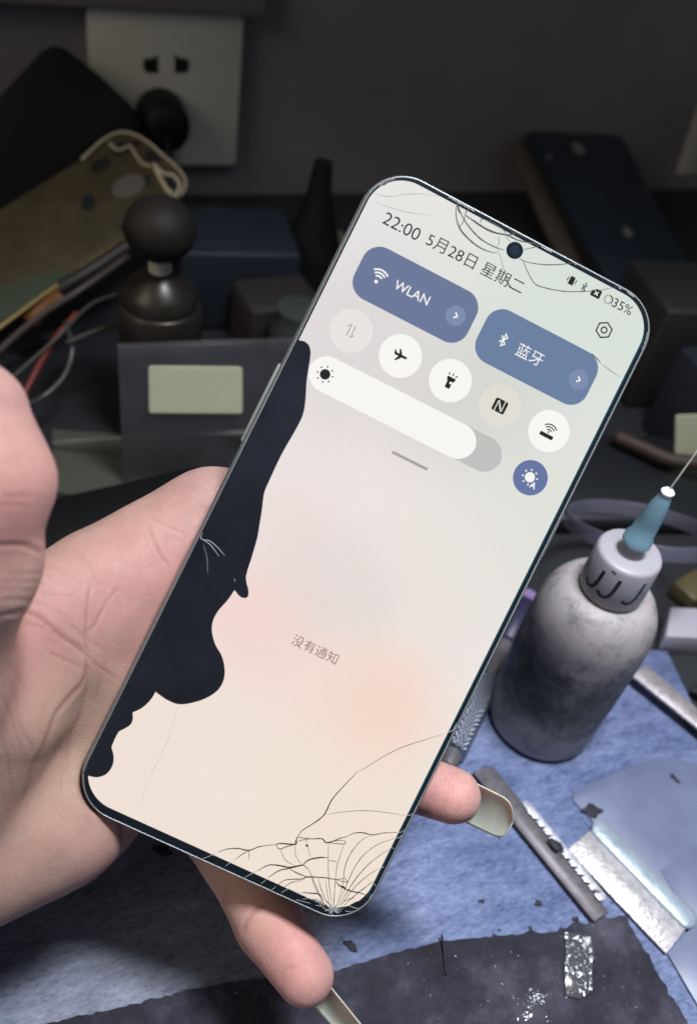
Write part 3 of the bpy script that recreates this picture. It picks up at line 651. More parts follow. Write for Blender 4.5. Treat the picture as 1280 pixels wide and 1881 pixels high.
    cre = [(1.0, 4.2, K7([(-40, 385), (60, 360), (120, 350), (220, 390), (330, 480), (400, 540), (450, 585)])), (.9, 4, K7([(450, 585), (435, 700), (370, 790), (290, 900), (220, 1050), (170, 1160), (130, 1300), (100, 1420)])),
           (.7, 4, K7([(450, 585), (440, 750), (420, 900), (370, 1020), (340, 1200)])), (.6, 3.5, K7([(480, 180), (460, 300), (450, 470), (455, 585)])), (.5, 3.5, K7([(540, 330), (500, 400), (455, 470)])), (.5, 3, K7([(455, 585), (520, 640), (600, 690)])), (.45, 3, K7([(0, 400), (100, 405), (220, 440), (330, 500)])),
           (.45, 3.2, K7([(30, 620), (80, 680), (135, 745)])), (.35, 3, K7([(330, 400), (400, 440), (455, 500), (560, 560)])), (.4, 3, K7([(90, 800), (110, 960), (180, 1080)])), (.3, 3, K7([(0, 780), (60, 900), (110, 1100)])), (.35, 3, K7([(560, 600), (520, 720), (500, 850)])), (.4, 3, K7([(640, 210), (560, 300), (500, 420)])),
           (.35, 3, K7([(0, 300), (100, 290), (250, 320), (350, 390)])), (.3, 3, K7([(0, 250), (120, 235), (260, 255), (400, 270)])), (.3, 3, K7([(0, 210), (100, 200), (260, 205)])), (.3, 3, K7([(60, 170), (180, 150), (300, 170)])),
           (.9, 4, K6([(-60, 1150), (60, 1155), (130, 1165), (200, 1192), (230, 1200)])), (.45, 3.5, K6([(0, 890), (80, 885), (170, 885)])), (.35, 3.5, K6([(0, 930), (70, 938), (150, 940)])), (.45, 3, K6([(820, 1050), (860, 1140), (900, 1220), (950, 1290)])), (.35, 3, K6([(430, 1180), (500, 1280), (560, 1390)])), (.3, 3, K6([(840, 1010), (940, 1060), (1040, 1110)])),
           (1.1, 4.5, K8([(398, 150), (404, 200), (412, 275)])), (.8, 4.5, K8([(900, 475), (860, 500), (832, 535), (822, 575)])), (.4, 4, K8([(780, 400), (755, 440), (750, 490)])), (.4, 4, K8([(995, 690), (960, 700), (940, 740)])),
           (.35, 3, K7([(0, 1010), (30, 1120), (60, 1300)])), (.5, 3.5, K7([(250, 560), (330, 600), (420, 640)])), (.3, 3, K7([(300, 1000), (320, 1150), (310, 1300)]))]
    tot = np.zeros(nv); sel = np.where((facing > 0) & (px > -80) & (px < 700) & (py > 600) & (py < 1900))[0]
    sx, sy = px[sel], py[sel]; mx = np.zeros(len(sel))
    for amp, wd, l in cre:
        Pp = np.array(spline([np.array(q, float)+rng.normal(0, 1.2, 2) for q in l], 4)); dm = np.full(len(sel), 1e9); tt = np.zeros(len(sel))
        for i in range(len(Pp)-1):
            a, b = Pp[i], Pp[i+1]; ab = b-a; t = np.clip(((sx-a[0])*ab[0]+(sy-a[1])*ab[1])/(ab@ab+1e-9), 0, 1)
            dd = np.hypot(sx-a[0]-t*ab[0], sy-a[1]-t*ab[1]); up = dd < dm; dm = np.where(up, dd, dm); tt = np.where(up, (i+t)/(len(Pp)-1), tt)
        env = np.clip(np.minimum(tt, 1-tt)*6+.25, 0, 1)
        mx = np.maximum(mx, amp*env*np.exp(-(dm/wd)**2)); tot[sel] -= 0*tt
        tot[sel] += amp*env*(np.exp(-(dm/wd)**2)-.35*np.exp(-((dm-wd*2.4)/(wd*1.4))**2))
    cr_attr = np.zeros(nv); cr_attr[sel] = mx*facing[sel]
    co2 = co-no*(tot*facing*.00024)[:, None]
    # soft undulation of the flesh
    und = np.sin(co[:, 0]*310+1)*np.sin(co[:, 1]*270+2)*np.sin(co[:, 2]*330)*.00025
    co2 = co2+no*und[:, None]*np.clip(pz*0+1, 0, 1)[:, None]
    me.vertices.foreach_set('co', co2.ravel()); me.update()
    at1 = me.attributes.new('crease', 'FLOAT', 'POINT'); at1.data.foreach_set('value', cr_attr)
    red = np.zeros(nv); pal = np.zeros(nv)
    def g3(c_, r, a, arr):
        q = (P(*c_)/1000) @ np.stack([CA, CB, CF]) + CO; arr += a*np.exp(-((co-q)**2).sum(1)/(r/1000)**2)
    for c_, r, a in (((0, 880, 143), 17, .95), ((20, 1010, 150), 9, .5), ((190, 1075, 202), 16, .55), ((300, 1030, 205), 15, .55), ((0, 1200, 172), 14, .7), ((60, 1230, 185), 14, .4), ((250, 1230, 203), 20, .25), ((545, 1750, 202), 13, 1.0), ((500, 1650, 205), 10, .3), ((790, 1470, 204), 14, .9), ((200, 1540, 200), 14, .3), ((90, 1130, 190), 14, .2), ((330, 900, 208), 12, .15)): g3(c_, r, a, red)
    for c_, r, a in (((150, 1310, 192), 18, .5), ((60, 1420, 186), 22, .7), ((20, 1060, 150), 9, .5), ((60, 800, 140), 8, .3), ((170, 960, 205), 16, .5), ((440, 1620, 208), 12, .5), ((30, 1640, 190), 20, .3)): g3(c_, r, a, pal)
    a2 = me.attributes.new('redness', 'FLOAT', 'POINT'); a2.data.foreach_set('value', np.clip(red, 0, 1)); a3 = me.attributes.new('sallow', 'FLOAT', 'POINT'); a3.data.foreach_set('value', np.clip(pal, 0, 1))
    for p in me.polygons: p.use_smooth = True
    # skin
    m, N, L, Pn = newmat('skin')
    tc = N.new('ShaderNodeTexCoord')
    def attr(nm):
        a = N.new('ShaderNodeAttribute'); a.attribute_name = nm; return a.outputs['Fac']
    def mixc(f, c1_, c2_, typ='MIX'):
        x = N.new('ShaderNodeMix'); x.data_type = 'RGBA'; x.blend_type = typ
        if isinstance(f, float): x.inputs[0].default_value = f
        else: L.new(f, x.inputs[0])
        for sock, c_ in ((6, c1_), (7, c2_)):
            if isinstance(c_, tuple): x.inputs[sock].default_value = (*c_, 1)
            else: L.new(c_, x.inputs[sock])
        return x.outputs[2]
    def nz(scale, det=4, rough=.6, vec=None):
        n_ = N.new('ShaderNodeTexNoise'); n_.inputs['Scale'].default_value = scale; n_.inputs['Detail'].default_value = det; n_.inputs['Roughness'].default_value = rough
        L.new(vec or tc.outputs['Object'], n_.inputs['Vector']); return n_.outputs['Fac']
    def mr(s_, a, b, c_=0., d=1.):
        x = N.new('ShaderNodeMapRange'); x.inputs['From Min'].default_value = a; x.inputs['From Max'].default_value = b; x.inputs['To Min'].default_value = c_; x.inputs['To Max'].default_value = d; L.new(s_, x.inputs['Value']); return x.outputs['Result']
    c_ = mixc(mr(nz(110, 6, .7), .36, .64), (.39, .25, .222), (.475, .32, .282))
    c_ = mixc(attr('redness'), c_, (.55, .27, .245)); 
    c_ = mixc(attr('sallow'), c_, (.44, .30, .225))
    c_ = mixc(mr(nz(230, 7, .78), .42, .72, 0, .6), c_, (.40, .20, .18))
    c_ = mixc(mr(attr('crease'), 0, 1, 0, .55), c_, (.27, .12, .10))
    L.new(c_, Pn.inputs['Base Color'])
    Pn.inputs['Roughness'].default_value = .48; L.new(mr(nz(500, 3), .3, .7, .45, .68), Pn.inputs['Roughness'])
    Pn.inputs['Subsurface Weight'].default_value = .35; Pn.inputs['Subsurface Radius'].default_value = (1, .35, .2); Pn.inputs['Subsurface Scale'].default_value = .0022
    Pn.inputs['Specular IOR Level'].default_value = .32
    # fine wrinkles + ridges
    mp = N.new('ShaderNodeMapping'); mp.inputs['Rotation'].default_value = (.4, .5, .7); mp.inputs['Scale'].default_value = (1, 1, 1); L.new(tc.outputs['Object'], mp.inputs['Vector'])
    vo = N.new('ShaderNodeTexVoronoi'); vo.feature = 'DISTANCE_TO_EDGE'; vo.inputs['Scale'].default_value = 900
    wv = N.new('ShaderNodeVectorMath'); wv.operation = 'ADD'
    nn = N.new('ShaderNodeTexNoise'); nn.inputs['Scale'].default_value = 120; nn.inputs['Detail'].default_value = 3; L.new(mp.outputs[0], nn.inputs['Vector'])
    sc_ = N.new('ShaderNodeVectorMath'); sc_.operation = 'SCALE'; sc_.inputs['Scale'].default_value = .006; L.new(nn.outputs['Color'], sc_.inputs[0])
    L.new(mp.outputs[0], wv.inputs[0]); L.new(sc_.outputs[0], wv.inputs[1]); L.new(wv.outputs[0], vo.inputs['Vector'])
    vo2 = N.new('ShaderNodeTexVoronoi'); vo2.feature = 'DISTANCE_TO_EDGE'; vo2.inputs['Scale'].default_value = 480
    mp2 = N.new('ShaderNodeMapping'); mp2.inputs['Scale'].default_value = (1, .38, 1); mp2.inputs['Rotation'].default_value = (.2, .9, .3); L.new(wv.outputs[0], mp2.inputs['Vector']); L.new(mp2.outputs[0], vo2.inputs['Vector'])
    h1 = mr(vo.outputs['Distance'], 0, .12, 0, .3); h2 = mr(vo2.outputs['Distance'], 0, .045, 0, 1)
    wa = N.new('ShaderNodeTexWave'); wa.inputs['Scale'].default_value = 550; wa.inputs['Distortion'].default_value = 6; wa.inputs['Detail'].default_value = 1; wa.inputs['Detail Scale'].default_value = .25; L.new(wv.outputs[0], wa.inputs['Vector'])
    def add(a, b, k=1.0):
        x = N.new('ShaderNodeMath'); x.operation = 'MULTIPLY_ADD'; x.inputs[1].default_value = k; L.new(b, x.inputs[0]); L.new(a, x.inputs[2]); return x.outputs[0]
    hh = add(h1, h2, .13); hh = add(hh, wa.outputs['Fac'], .22); hh = add(hh, nz(420, 5), .45)
    b = N.new('ShaderNodeBump'); b.inputs['Strength'].default_value = .42; b.inputs['Distance'].default_value = .00022
    L.new(hh, b.inputs['Height']); L.new(b.outputs['Normal'], Pn.inputs['Normal'])
    me.materials.clear(); me.materials.append(m)
    tag(o, 'left hand with long pale fingernails holding up the cracked phone, palm towards the viewer', 'person')
    # nails (seen from underneath)
    nm = pm('fingernail', (.47, .445, .39), .42, 0, .35, noise=.10, nscale=300, trans=.0, sss=.5)
    nm.node_tree.nodes['Principled BSDF'].inputs['IOR'].default_value = 1.45
    def nail(p0, p1, w0, w1, curl, side, droop=0):
        A = at(p0[0], p0[1], p0[2]); Bq = at(p1[0], p1[1], p1[2]); ax = Bq-A; Ln_ = np.linalg.norm(ax); ax /= Ln_
        nr = np.array(side, float); nr = nr-ax*(nr@ax); nr /= np.linalg.norm(nr); sd = np.cross(ax, nr)
        V, F = [], []; nu_, nv_ = 22, 14
        for layer in (0, 1):
            for i in range(nu_+1):
                t = i/nu_
                tip = math.sqrt(max(0, 1-max(0, (t-.72)/.28)**2.2)); w = (w0+(w1-w0)*t)*(.12+.88*tip)
                for j in range(nv_+1):
                    s_ = (j/nv_*2-1); an = s_*1.05
                    lat = math.sin(an)/math.sin(1.05)*w; dep = (math.cos(an)-1)*w0*curl
                    V.append(A+ax*(t*Ln_)+sd*lat+nr*(dep+layer*.0003-droop*t*t))
        W_ = nv_+1; H_ = (nu_+1)*W_
        for i in range(nu_):
            for j in range(nv_):
                a = i*W_+j; F.append((a, a+1, a+W_+1, a+W_)); F.append((H_+a, H_+a+W_, H_+a+W_+1, H_+a+1))
        for i in range(nu_):
            a = i*W_; F.append((a, a+W_, H_+a+W_, H_+a)); a = i*W_+nv_; F.append((a+W_, a, H_+a, H_+a+W_))
        for j in range(nv_):
            a = nu_*W_+j; F.append((a, a+1, H_+a+1, H_+a)); a = j; F.append((a+1, a, H_+a, H_+a+1))
        return mesh('fingernail', V, F, nm, o, True)
    # seen from the flesh side, so the nail's outer face looks away from the camera
    nail((845, 1462, .2155), (944, 1508, .2095), .0062, .0058, .32, CF*.9+CB*.35, .0004)
    nail((578, 1800, .2110), (700, 1945, .2010), .0052, .0042, .6, CF*.75+CA*.5+CB*.25, 0)
    nail((-40, 780, .158), (-60, 640, .150), .0075, .0065, .5, CF, 0)
    return o
hand_o = hand()

# ============================================================ BOTTLE WITH NEEDLE
bb = bench(989, 1317, MATZ)
bot = empty('flux_bottle', (bb[0], bb[1], MATZ))
tag(bot, 'frosted plastic squeeze bottle with dirty grey sides, white cap and blue needle', 'bottle')
def bottle_mat():
    m, N, L, P = newmat('frosted_plastic')
    tc = N.new('ShaderNodeTexCoord')
    sep = N.new('ShaderNodeSeparateXYZ'); L.new(tc.outputs['Object'], sep.inputs[0])
    n = N.new('ShaderNodeTexNoise'); n.inputs['Scale'].default_value = 85; n.inputs['Detail'].default_value = 10; n.inputs['Roughness'].default_value = .74; n.inputs['Distortion'].default_value = .5
    L.new(tc.outputs['Object'], n.inputs['Vector'])
    # grime band between 12 and 58 mm
    a = N.new('ShaderNodeMapRange'); a.interpolation_type = 'SMOOTHSTEP'; a.inputs['From Min'].default_value = .012; a.inputs['From Max'].default_value = .028; L.new(sep.outputs['Z'], a.inputs['Value'])
    b = N.new('ShaderNodeMapRange'); b.interpolation_type = 'SMOOTHSTEP'; b.inputs['From Min'].default_value = .064; b.inputs['From Max'].default_value = .038; L.new(sep.outputs['Z'], b.inputs['Value'])
    mu = N.new('ShaderNodeMath'); mu.operation = 'MULTIPLY'; L.new(a.outputs[0], mu.inputs[0]); L.new(b.outputs[0], mu.inputs[1])
    ad = N.new('ShaderNodeMath'); ad.operation = 'MULTIPLY_ADD'; ad.inputs[1].default_value = .27; L.new(mu.outputs[0], ad.inputs[0]); L.new(n.outputs['Fac'], ad.inputs[2])
    r = N.new('ShaderNodeValToRGB'); e = r.color_ramp.elements; e[0].position = .50; e[0].color = (.36, .33, .335, 1); e[1].position = .86; e[1].color = (.030, .031, .033, 1)
    c_ = e.new(.62); c_.color = (.19, .178, .19, 1); c_ = e.new(.74); c_.color = (.080, .079, .082, 1)
    L.new(ad.outputs[0], r.inputs['Fac']); L.new(r.outputs['Color'], P.inputs['Base Color'])
    P.inputs['Roughness'].default_value = .5; P.inputs['Specular IOR Level'].default_value = .35; P.inputs['Subsurface Weight'].default_value = .3; P.inputs['Subsurface Scale'].default_value = .004
    bp = N.new('ShaderNodeBump'); bp.inputs['Strength'].default_value = .25; bp.inputs['Distance'].default_value = .0005; L.new(n.outputs['Fac'], bp.inputs['Height']); L.new(bp.outputs['Normal'], P.inputs['Normal'])
    return m
R_ = .0192
prof = [(.001, .0006), (.014, .0004), (.0172, .0006), (.0188, .0022), (R_, .005), (R_, .02), (R_*1.01, .04), (R_, .056)]
prof += [(.0088+(R_-.0088)*math.cos(a)**.8 if math.cos(a) > 0 else .0088, .056+.0165*math.sin(a)) for a in np.linspace(.12, 1.52, 12)]
prof += [(.0085, .0742), (.0085, .078)]
lathe('bottle_body', prof, bottle_mat(), bot)
capm = pm('white_cap_plastic', (.35, .335, .375), .4, noise=.06, nscale=150, sss=.3)
cap_o = lathe('cap', [(.0085, .0735), (.0097, .0737), (.0099, .0745), (.0097, .0885), (.0092, .0894), (.0085, .0897), (.0040, .0897), (.0036, .0905), (.0030, .0935), (.0024, .0950)], capm, bot)
# hand-drawn black pen marks on the cap's side: curved hooks
penm = pm('pen_ink', (.015, .015, .02), .6)
def capmark(name, l, w=.0011):
    V, F = [], []; P_ = spline([np.array(q, float) for q in l], 6)
    for i, p in enumerate(P_):
        t = (P_[min(i+1, len(P_)-1)]-P_[max(i-1, 0)])*np.array((.0099, 1)); t = t/np.linalg.norm(t); m_ = np.array((-t[1], t[0]))*w*.5*rng.uniform(.75, 1.25)
        for s_ in (1, -1):
            a_ = p[0]+m_[0]*s_/.0099; z_ = p[1]+m_[1]*s_; rr = .01000 if z_ < .0745 else .0099-(z_-.0745)*.0143+.00008
            V.append((rr*math.cos(a_), rr*math.sin(a_), z_))
        if i: k = len(V); F.append((k-4, k-3, k-1, k-2))
    return mesh(name, V, F, penm, cap_o)
acam = math.atan2(CO[1]-bb[1], CO[0]-bb[0])
for da in (-.44, .10, .87):
    capmark('pen_mark', [(acam+da+.06, .0862), (acam+da+.04, .0835), (acam+da-.00, .0800), (acam+da-.10, .0780), (acam+da-.26, .0776), (acam+da-.40, .0786)])
capmark('pen_mark', [(acam-1.1, .0845), (acam-1.05, .0820), (acam-.98, .0800)], .0004)
capmark('pen_mark', [(acam-.2, .0878), (acam-.12, .0880), (acam-.05, .0874)], .0005)
hub_m = pm('blue_hub_plastic', (.24, .42, .53), .35, trans=.1, sss=.3)
tilt = Vector((.02, -.04, 1))
hub = lathe('needle_hub', [(.0028, .0), (.0043, .0004), (.0043, .0022), (.0035, .0034), (.0033, .0095), (.0027, .0150), (.0020, .0185), (.0016, .0200)], hub_m, bot, (0, 0, .0935), 20, tilt)
lathe('glue_bead', [(.0005, -.0012), (.0017, -.0006), (.0019, .0004), (.0012, .0012), (.0004, .0015)], pm('glue_white', (.8, .8, .78), .3), hub, (.0004, -.0008, .1140), 20)
tube('needle', [np.array((.0004, -.0008, .1145)), np.array((.001, -.001, .120)), np.array((.0030, -.0008, .1315))], .00028, pm('needle_steel', (.75, .75, .72), .35, .3), bot, 8, 4)

# ============================================================ TOOLS ON THE MAT
steel = pm('brushed_steel', (.15, .138, .15), .5, .25, noise=.3, nscale=320, bump=.12, bscale=500)
paint_steel = pm('scratched_steel', (.50, .48, .50), .42, .35, noise=.28, nscale=380, bump=.4, bscale=600)
def slab(name, quad, z0, z1, mat, parent=None, bevel=0.0002):
    """photo-pixel outline laid on the mat, real thickness"""
    return prism(name, [tuple(bench(x, y, z1)[:2]) for x, y in quad], z0, z1, mat, parent, bevel)
o = slab('steel_strip', [(868, 1418), (905, 1407), (1118, 1676), (1092, 1694)], MATZ+.0018, MATZ+.0028, steel); tag(o, 'long plain dull steel strip on the blue mat below the bottle', 'steel strip')
prof_ = [(958, 1476), (966, 1473), (975, 1478)]
sp = [np.array((975, 1478.)), np.array((1116, 1646.))]
teeth = []
saw_m = pm('saw_steel', (.50, .50, .56), .4, .35, noise=.2, nscale=300, bump=.2, bscale=600)
outl = [(959, 1474), (967, 1471), (976, 1478), (1040, 1555), (1114, 1645), (1112, 1654), (1102, 1656)]
for k in range(22):
    t = k/22; x, y = 1096-(1096-966)*t, 1650-(1650-1488)*t
    outl += [(x, y), (x+7*(k % 2), y-5)] if .03 < t < .92 else [(x, y)]
o = slab('serrated_blade', outl, MATZ+.0032, MATZ+.0038, saw_m); tag(o, 'thin bright serrated saw blade lying along the steel strip', 'saw blade')
raz = empty('razor_blade', Vector(bench(1170, 1630, MATZ)))
tag(raz, 'wide single edge razor blade with folded blue-white steel spine and scratched face', 'razor blade')
RI = raz.matrix_world.inverted()
def local_slab(name, quad, z0, z1, mat, bevel=.0002):
    b0 = raz.matrix_world.translation
    return prism(name, [tuple((bench(x, y, z1)-np.array(b0))[:2]) for x, y in quad], z0-MATZ, z1-MATZ, mat, raz, bevel)
local_slab('blade', [(1042, 1561), (1086, 1524), (1262, 1704), (1224, 1753)], MATZ+.0012, MATZ+.0018, paint_steel)
sb_ = rrect(1, 1, .1, 3)
spine_out = [(1086, 1526), (1090, 1508), (1102, 1504), (1115, 1512), (1278, 1680), (1281, 1696), (1270, 1706), (1256, 1703)]
local_slab('spine', spine_out, MATZ+.0010, MATZ+.0030, pm('spine_steel', (.38, .46, .54), .36, .4, noise=.15, nscale=200, bump=.25, bscale=300), .0006)
# frosted plastic card at the right
film = pm('frosted_film', (.19, .22, .35), .35, 0, .5, noise=.15, nscale=60, alpha=.62)
o = slab('plastic_card', [(1052, 1470), (1053, 1455), (1064, 1446), (1180, 1400), (1215, 1392), (1260, 1398), (1420, 1480), (1480, 1700), (1400, 1800), (1290, 1720), (1100, 1520)], MATZ+.0002, MATZ+.0009, film, None, .0002); tag(o, 'frosted translucent plastic card with rounded corner lying flat under the razor blade', 'plastic card')
o = slab('plastic_film', [(1213, 1600), (1300, 1540), (1480, 1900), (1330, 1930), (1225, 1750), (1275, 1700)], MATZ+.0010, MATZ+.00115, film); tag(o, 'thin clear film lying over the plastic card at the right edge', 'plastic film')
# glittering clear strip on the black sheet
glit = empty('clear_strip', Vector(bench(1062, 1770, BZ))); tag(glit, 'short clear plastic strip filled with glittering flakes on the black sheet', 'plastic strip')
g0 = np.array(glit.matrix_world.translation)
gl_m = pm('clear_strip_plastic', (.10, .10, .12), .15, 0, .8, alpha=.55)
prism('strip_body', [tuple((bench(x, y, BZ+.001)-g0)[:2]) for x, y in [(1040, 1712), (1086, 1720), (1090, 1745), (1087, 1822), (1066, 1836), (1038, 1830), (1036, 1790)]], .0002, .0011, gl_m, glit, .0002)
fl_m = pm('silver_flake', (.85, .87, .9), .3, .4); V, F = [], []
for k in range(250):
    if k < 80: x, y = 1042+rng.normal(0, 1.5), rng.uniform(1715, 1828)
    elif k < 125: x, y = 1084+rng.normal(0, 1), rng.uniform(1740, 1822)
    else: x, y = rng.uniform(1046, 1084), rng.uniform(1722, 1830)
    c_ = bench(x, y, BZ+.0012)-g0; s_ = rng.uniform(.1, .48)*.001; n3 = [rng.normal(0, 1, 3)*np.array([1, 1, .35])*s_ for _ in range(3)]
    V += [c_+q+np.array((0, 0, .0002)) for q in n3]; F.append((3*k, 3*k+1, 3*k+2))
mesh('flakes', V, F, fl_m, glit)
# scattered flakes and scraps
def scrap(px, py, zz, size, mat, label, cat, squash=.4, name='debris', group='scraps scattered on the mat and sheet'):
    c_ = bench(px, py, zz); bm = bmesh.new(); bmesh.ops.create_icosphere(bm, subdivisions=2, radius=1)
    sx_, sy_ = size; an = rng.uniform(0, 3)
    for v in bm.verts:
        f = 1+.45*math.sin(v.co.x*4.1+px)*math.cos(v.co.y*3.7+py); v.co = Vector((v.co.x*sx_*f, v.co.y*sy_*f, (v.co.z+1)*min(sx_, sy_)*squash))
    me = bpy.data.meshes.new(name); bm.to_mesh(me); bm.free(); o = link(name, me, mat); o.location = c_; o.rotation_euler = (0, 0, an)
    tag(o, label, cat, group); return o
blk = pm('black_scrap', (.012, .012, .018), .7)
scrap(644, 1738, MATZ, (.0011, .0022), blk, 'black crumb on the blue mat right of the pinky finger, near the phone corner', 'crumb')
scrap(988, 1660, MATZ, (.0012, .0009), blk, 'lone small black crumb on the blue mat left of the steel strip', 'crumb')
scrap(1088, 1492, MATZ+.0009, (.0022, .0030), blk, 'largest black flake stuck on the frosted plastic card edge above the razor blade', 'flake', .2)
scrap(1240, 1432, MATZ+.0009, (.0022, .0008), blk, 'small black smear on the frosted plastic card near the right edge', 'flake', .15)
scrap(1018, 1553, MATZ+.0038, (.0026, .0016), blk, 'black lump stuck to the middle of the serrated blade', 'lump', .4)
scrap(298, 1562, MATZ, (.0014, .0028), blk, 'black crumb on the shaded mat between palm and pinky', 'crumb')
scrap(1278, 1272, MATZ, (.0030, .0022), blk, 'black shaving at the right end of the mat by the steel bar', 'shaving', .5)
for k, (x, y) in enumerate(((853, 1729), (909, 1722), (884, 1656), (1056, 1690), (1100, 1694), (975, 1709))):
    scrap(x, y, MATZ+.0002, (rng.uniform(.0006, .0013), rng.uniform(.0005, .001)), blk, ('tiny black shavings along the torn top edge of the black sheet'), 'shaving', group='tiny shavings along the sheet edge')
o = tube('black_thread', [bench(811, 1718, BZ+.0006), bench(815, 1740, BZ+.0012), bench(817, 1765, BZ+.0006), bench(820, 1791, BZ+.0006)], .00035, blk, None, 8, 5); tag(o, 'short black thread standing across the edge of the black sheet', 'thread')
V, F = [], []
for k in range(150):
    if k < 80: x, y = 985+rng.normal(0, 13), 1838+rng.normal(0, 7); x += (y-1838)*-.6
    elif k < 105: x, y = 968+rng.normal(0, 6), 1868+rng.normal(0, 5)
    else: x, y = rng.uniform(740, 1180), rng.uniform(1745, 1878)
    c_ = bench(x, y, BZ+.0003); s_ = rng.uniform(.1, .42)*.001*(1 if k < 105 else .7)
    V += [c_+rng.normal(0, 1, 3)*np.array([1, 1, .3])*s_+np.array((0, 0, .0002)) for _ in range(3)]; F.append((3*k, 3*k+1, 3*k+2))
o = mesh('glitter_flakes', V, F, fl_m); tag(o, 'silvery flakes sprinkled over the black sheet', 'flakes', kind='stuff')
# knurled steel handle behind the phone's right edge
kn = empty('knurled_handle', Vector(bench(838, 1405, MATZ+.004))); tag(kn, 'knurled steel tool handle with a violet end lying beside the bottle, half behind the phone', 'tool handle')
k0, k1 = bench(826, 1396, MATZ+.0045), bench(968, 1100, MATZ+.0045); kb = np.array(kn.matrix_world.translation); kd = k1-k0; kl = np.linalg.norm(kd); kd /= kl
def knurl_mat():
    m, N, L, P = newmat('knurled_steel'); P.inputs['Metallic'].default_value = .9; P.inputs['Roughness'].default_value = .35; P.inputs['Base Color'].default_value = (.32, .35, .44, 1)
    tc = N.new('ShaderNodeTexCoord'); hs = []
    for rot in (.6, -.6):
        mp = N.new('ShaderNodeMapping'); mp.inputs['Rotation'].default_value = (0, rot, math.atan2(kd[1], kd[0])+rot); w = N.new('ShaderNodeTexWave'); w.inputs['Scale'].default_value = 260
        L.new(tc.outputs['Object'], mp.inputs['Vector']); L.new(mp.outputs[0], w.inputs['Vector']); hs.append(w.outputs['Fac'])
    mu = N.new('ShaderNodeMath'); mu.operation = 'MULTIPLY'; L.new(hs[0], mu.inputs[0]); L.new(hs[1], mu.inputs[1]); b = N.new('ShaderNodeBump'); b.inputs['Strength'].default_value = .8; b.inputs['Distance'].default_value = .0005
    L.new(mu.outputs[0], b.inputs['Height']); L.new(b.outputs['Normal'], P.inputs['Normal']); return m
lathe('grip', [(.0030, .003), (.0045, .0035), (.0046, .006), (.0046, .038), (.0038, .0385)], knurl_mat(), kn, k0-kb, 32, kd)
lathe('end_cap', [(.0020, -.0035), (.0030, -.003), (.0034, .000), (.0032, .003)], steel, kn, k0-kb, 32, kd)
lathe('shaft', [(.0036, .0385), (.0040, .040), (.0042, kl*.66), (.0036, kl*.68)], steel, kn, k0-kb, 32, kd)
lathe('violet_barrel', [(.0036, kl*.67), (.0052, kl*.69), (.0056, kl*.93), (.0050, kl*.95)], pm('violet_plastic', (.022, .019, .055), .45), kn, k0-kb, 32, kd)
lathe('lilac_ring', [(.0050, kl*.95), (.0056, kl*.955), (.0056, kl), (.0030, kl*1.02)], pm('lilac_plastic', (.25, .17, .36), .4), kn, k0-kb, 32, kd)
# steel bar at the right, raised over the mat on the plastic box's side
bar_m = pm('dull_bar_metal', (.42, .38, .40), .5, .5, noise=.2, nscale=240, bump=.5, bscale=500)
qd = [(1160, 1240), (1186, 1220), (1300, 1318), (1300, 1352)]
o = slab('metal_bar', qd, MATZ+.005, MATZ+.0062, bar_m, None, .0003); tag(o, 'greyish metal bar with rough surface behind the bottle at the right edge', 'metal bar')
o = slab('bar_support', [(1262, 1312), (1292, 1300), (1330, 1350), (1310, 1372)], MATZ+.0002, MATZ+.0049, blk); tag(o, 'black block under the metal bar at the right edge of the mat', 'block')
# white plastic box at right
def bx3(name, pts4, z0, h, mat, parent=None, bevel=.0005):
    """box from a base outline given in photo pixels at height z0"""
    return prism(name, [tuple(bench(x, y, z0)[:2]) for x, y in pts4], z0, z0+h, mat, parent, bevel)
wb = bx3('white_case', [(1203, 1199), (1330, 1205), (1345, 1150), (1212, 1146)], .0002, .011, pm('white_plastic', (.42, .40, .46), .4)); tag(wb, 'off-white plastic case lying behind the mat at the right edge', 'case')
# clear tape ring behind the bottle
def ring(name, c, R0, R1, h, mat, seg=64):
    V, F = [], []
    for r, z in ((R0, 0), (R1, 0), (R1, h), (R0, h)):
        for k in range(seg): a = 2*math.pi*k/seg; V.append((r*math.cos(a), r*math.sin(a), z))
    for i in range(4):
        for k in range(seg): l = (k+1) % seg; j = (i+1) % 4; F.append((i*seg+k, i*seg+l, j*seg+l, j*seg+k))
    o = mesh(name, V, F, mat); o.location = c; bev(o, .0004); return o
ta = CA*.985-CB*.12; tb_ = CF*.93+CB*.30; tb_ -= ta*(ta@tb_)/(ta@ta); ta /= np.linalg.norm(ta); tb_ /= np.linalg.norm(tb_); tn = np.cross(ta, tb_)
cr = at(1172, 985, .335)
o = ring('tape_roll', (0, 0, 0), .0268, .0282, .006, pm('tape_clear', (.15, .145, .20), .3, 0, .6, noise=.15, nscale=120, alpha=.5))
o.matrix_world = Matrix(((ta[0], tb_[0], tn[0], cr[0]), (ta[1], tb_[1], tn[1], cr[1]), (ta[2], tb_[2], tn[2], cr[2]), (0, 0, 0, 1)))
tag(o, 'pale translucent roll of tape lying behind the bottle', 'tape roll')
c_ = bench(1262, 1098, 0); o = box('brass_block', (.016, .012, .009), Matrix.Translation((c_[0], c_[1], .0048)) @ Matrix.Rotation(.3, 4, 'Z'), pm('brass_dull', (.10, .08, .035), .5), None, .001); tag(o, 'small dull brass block lying behind the bottle at the right edge', 'block')

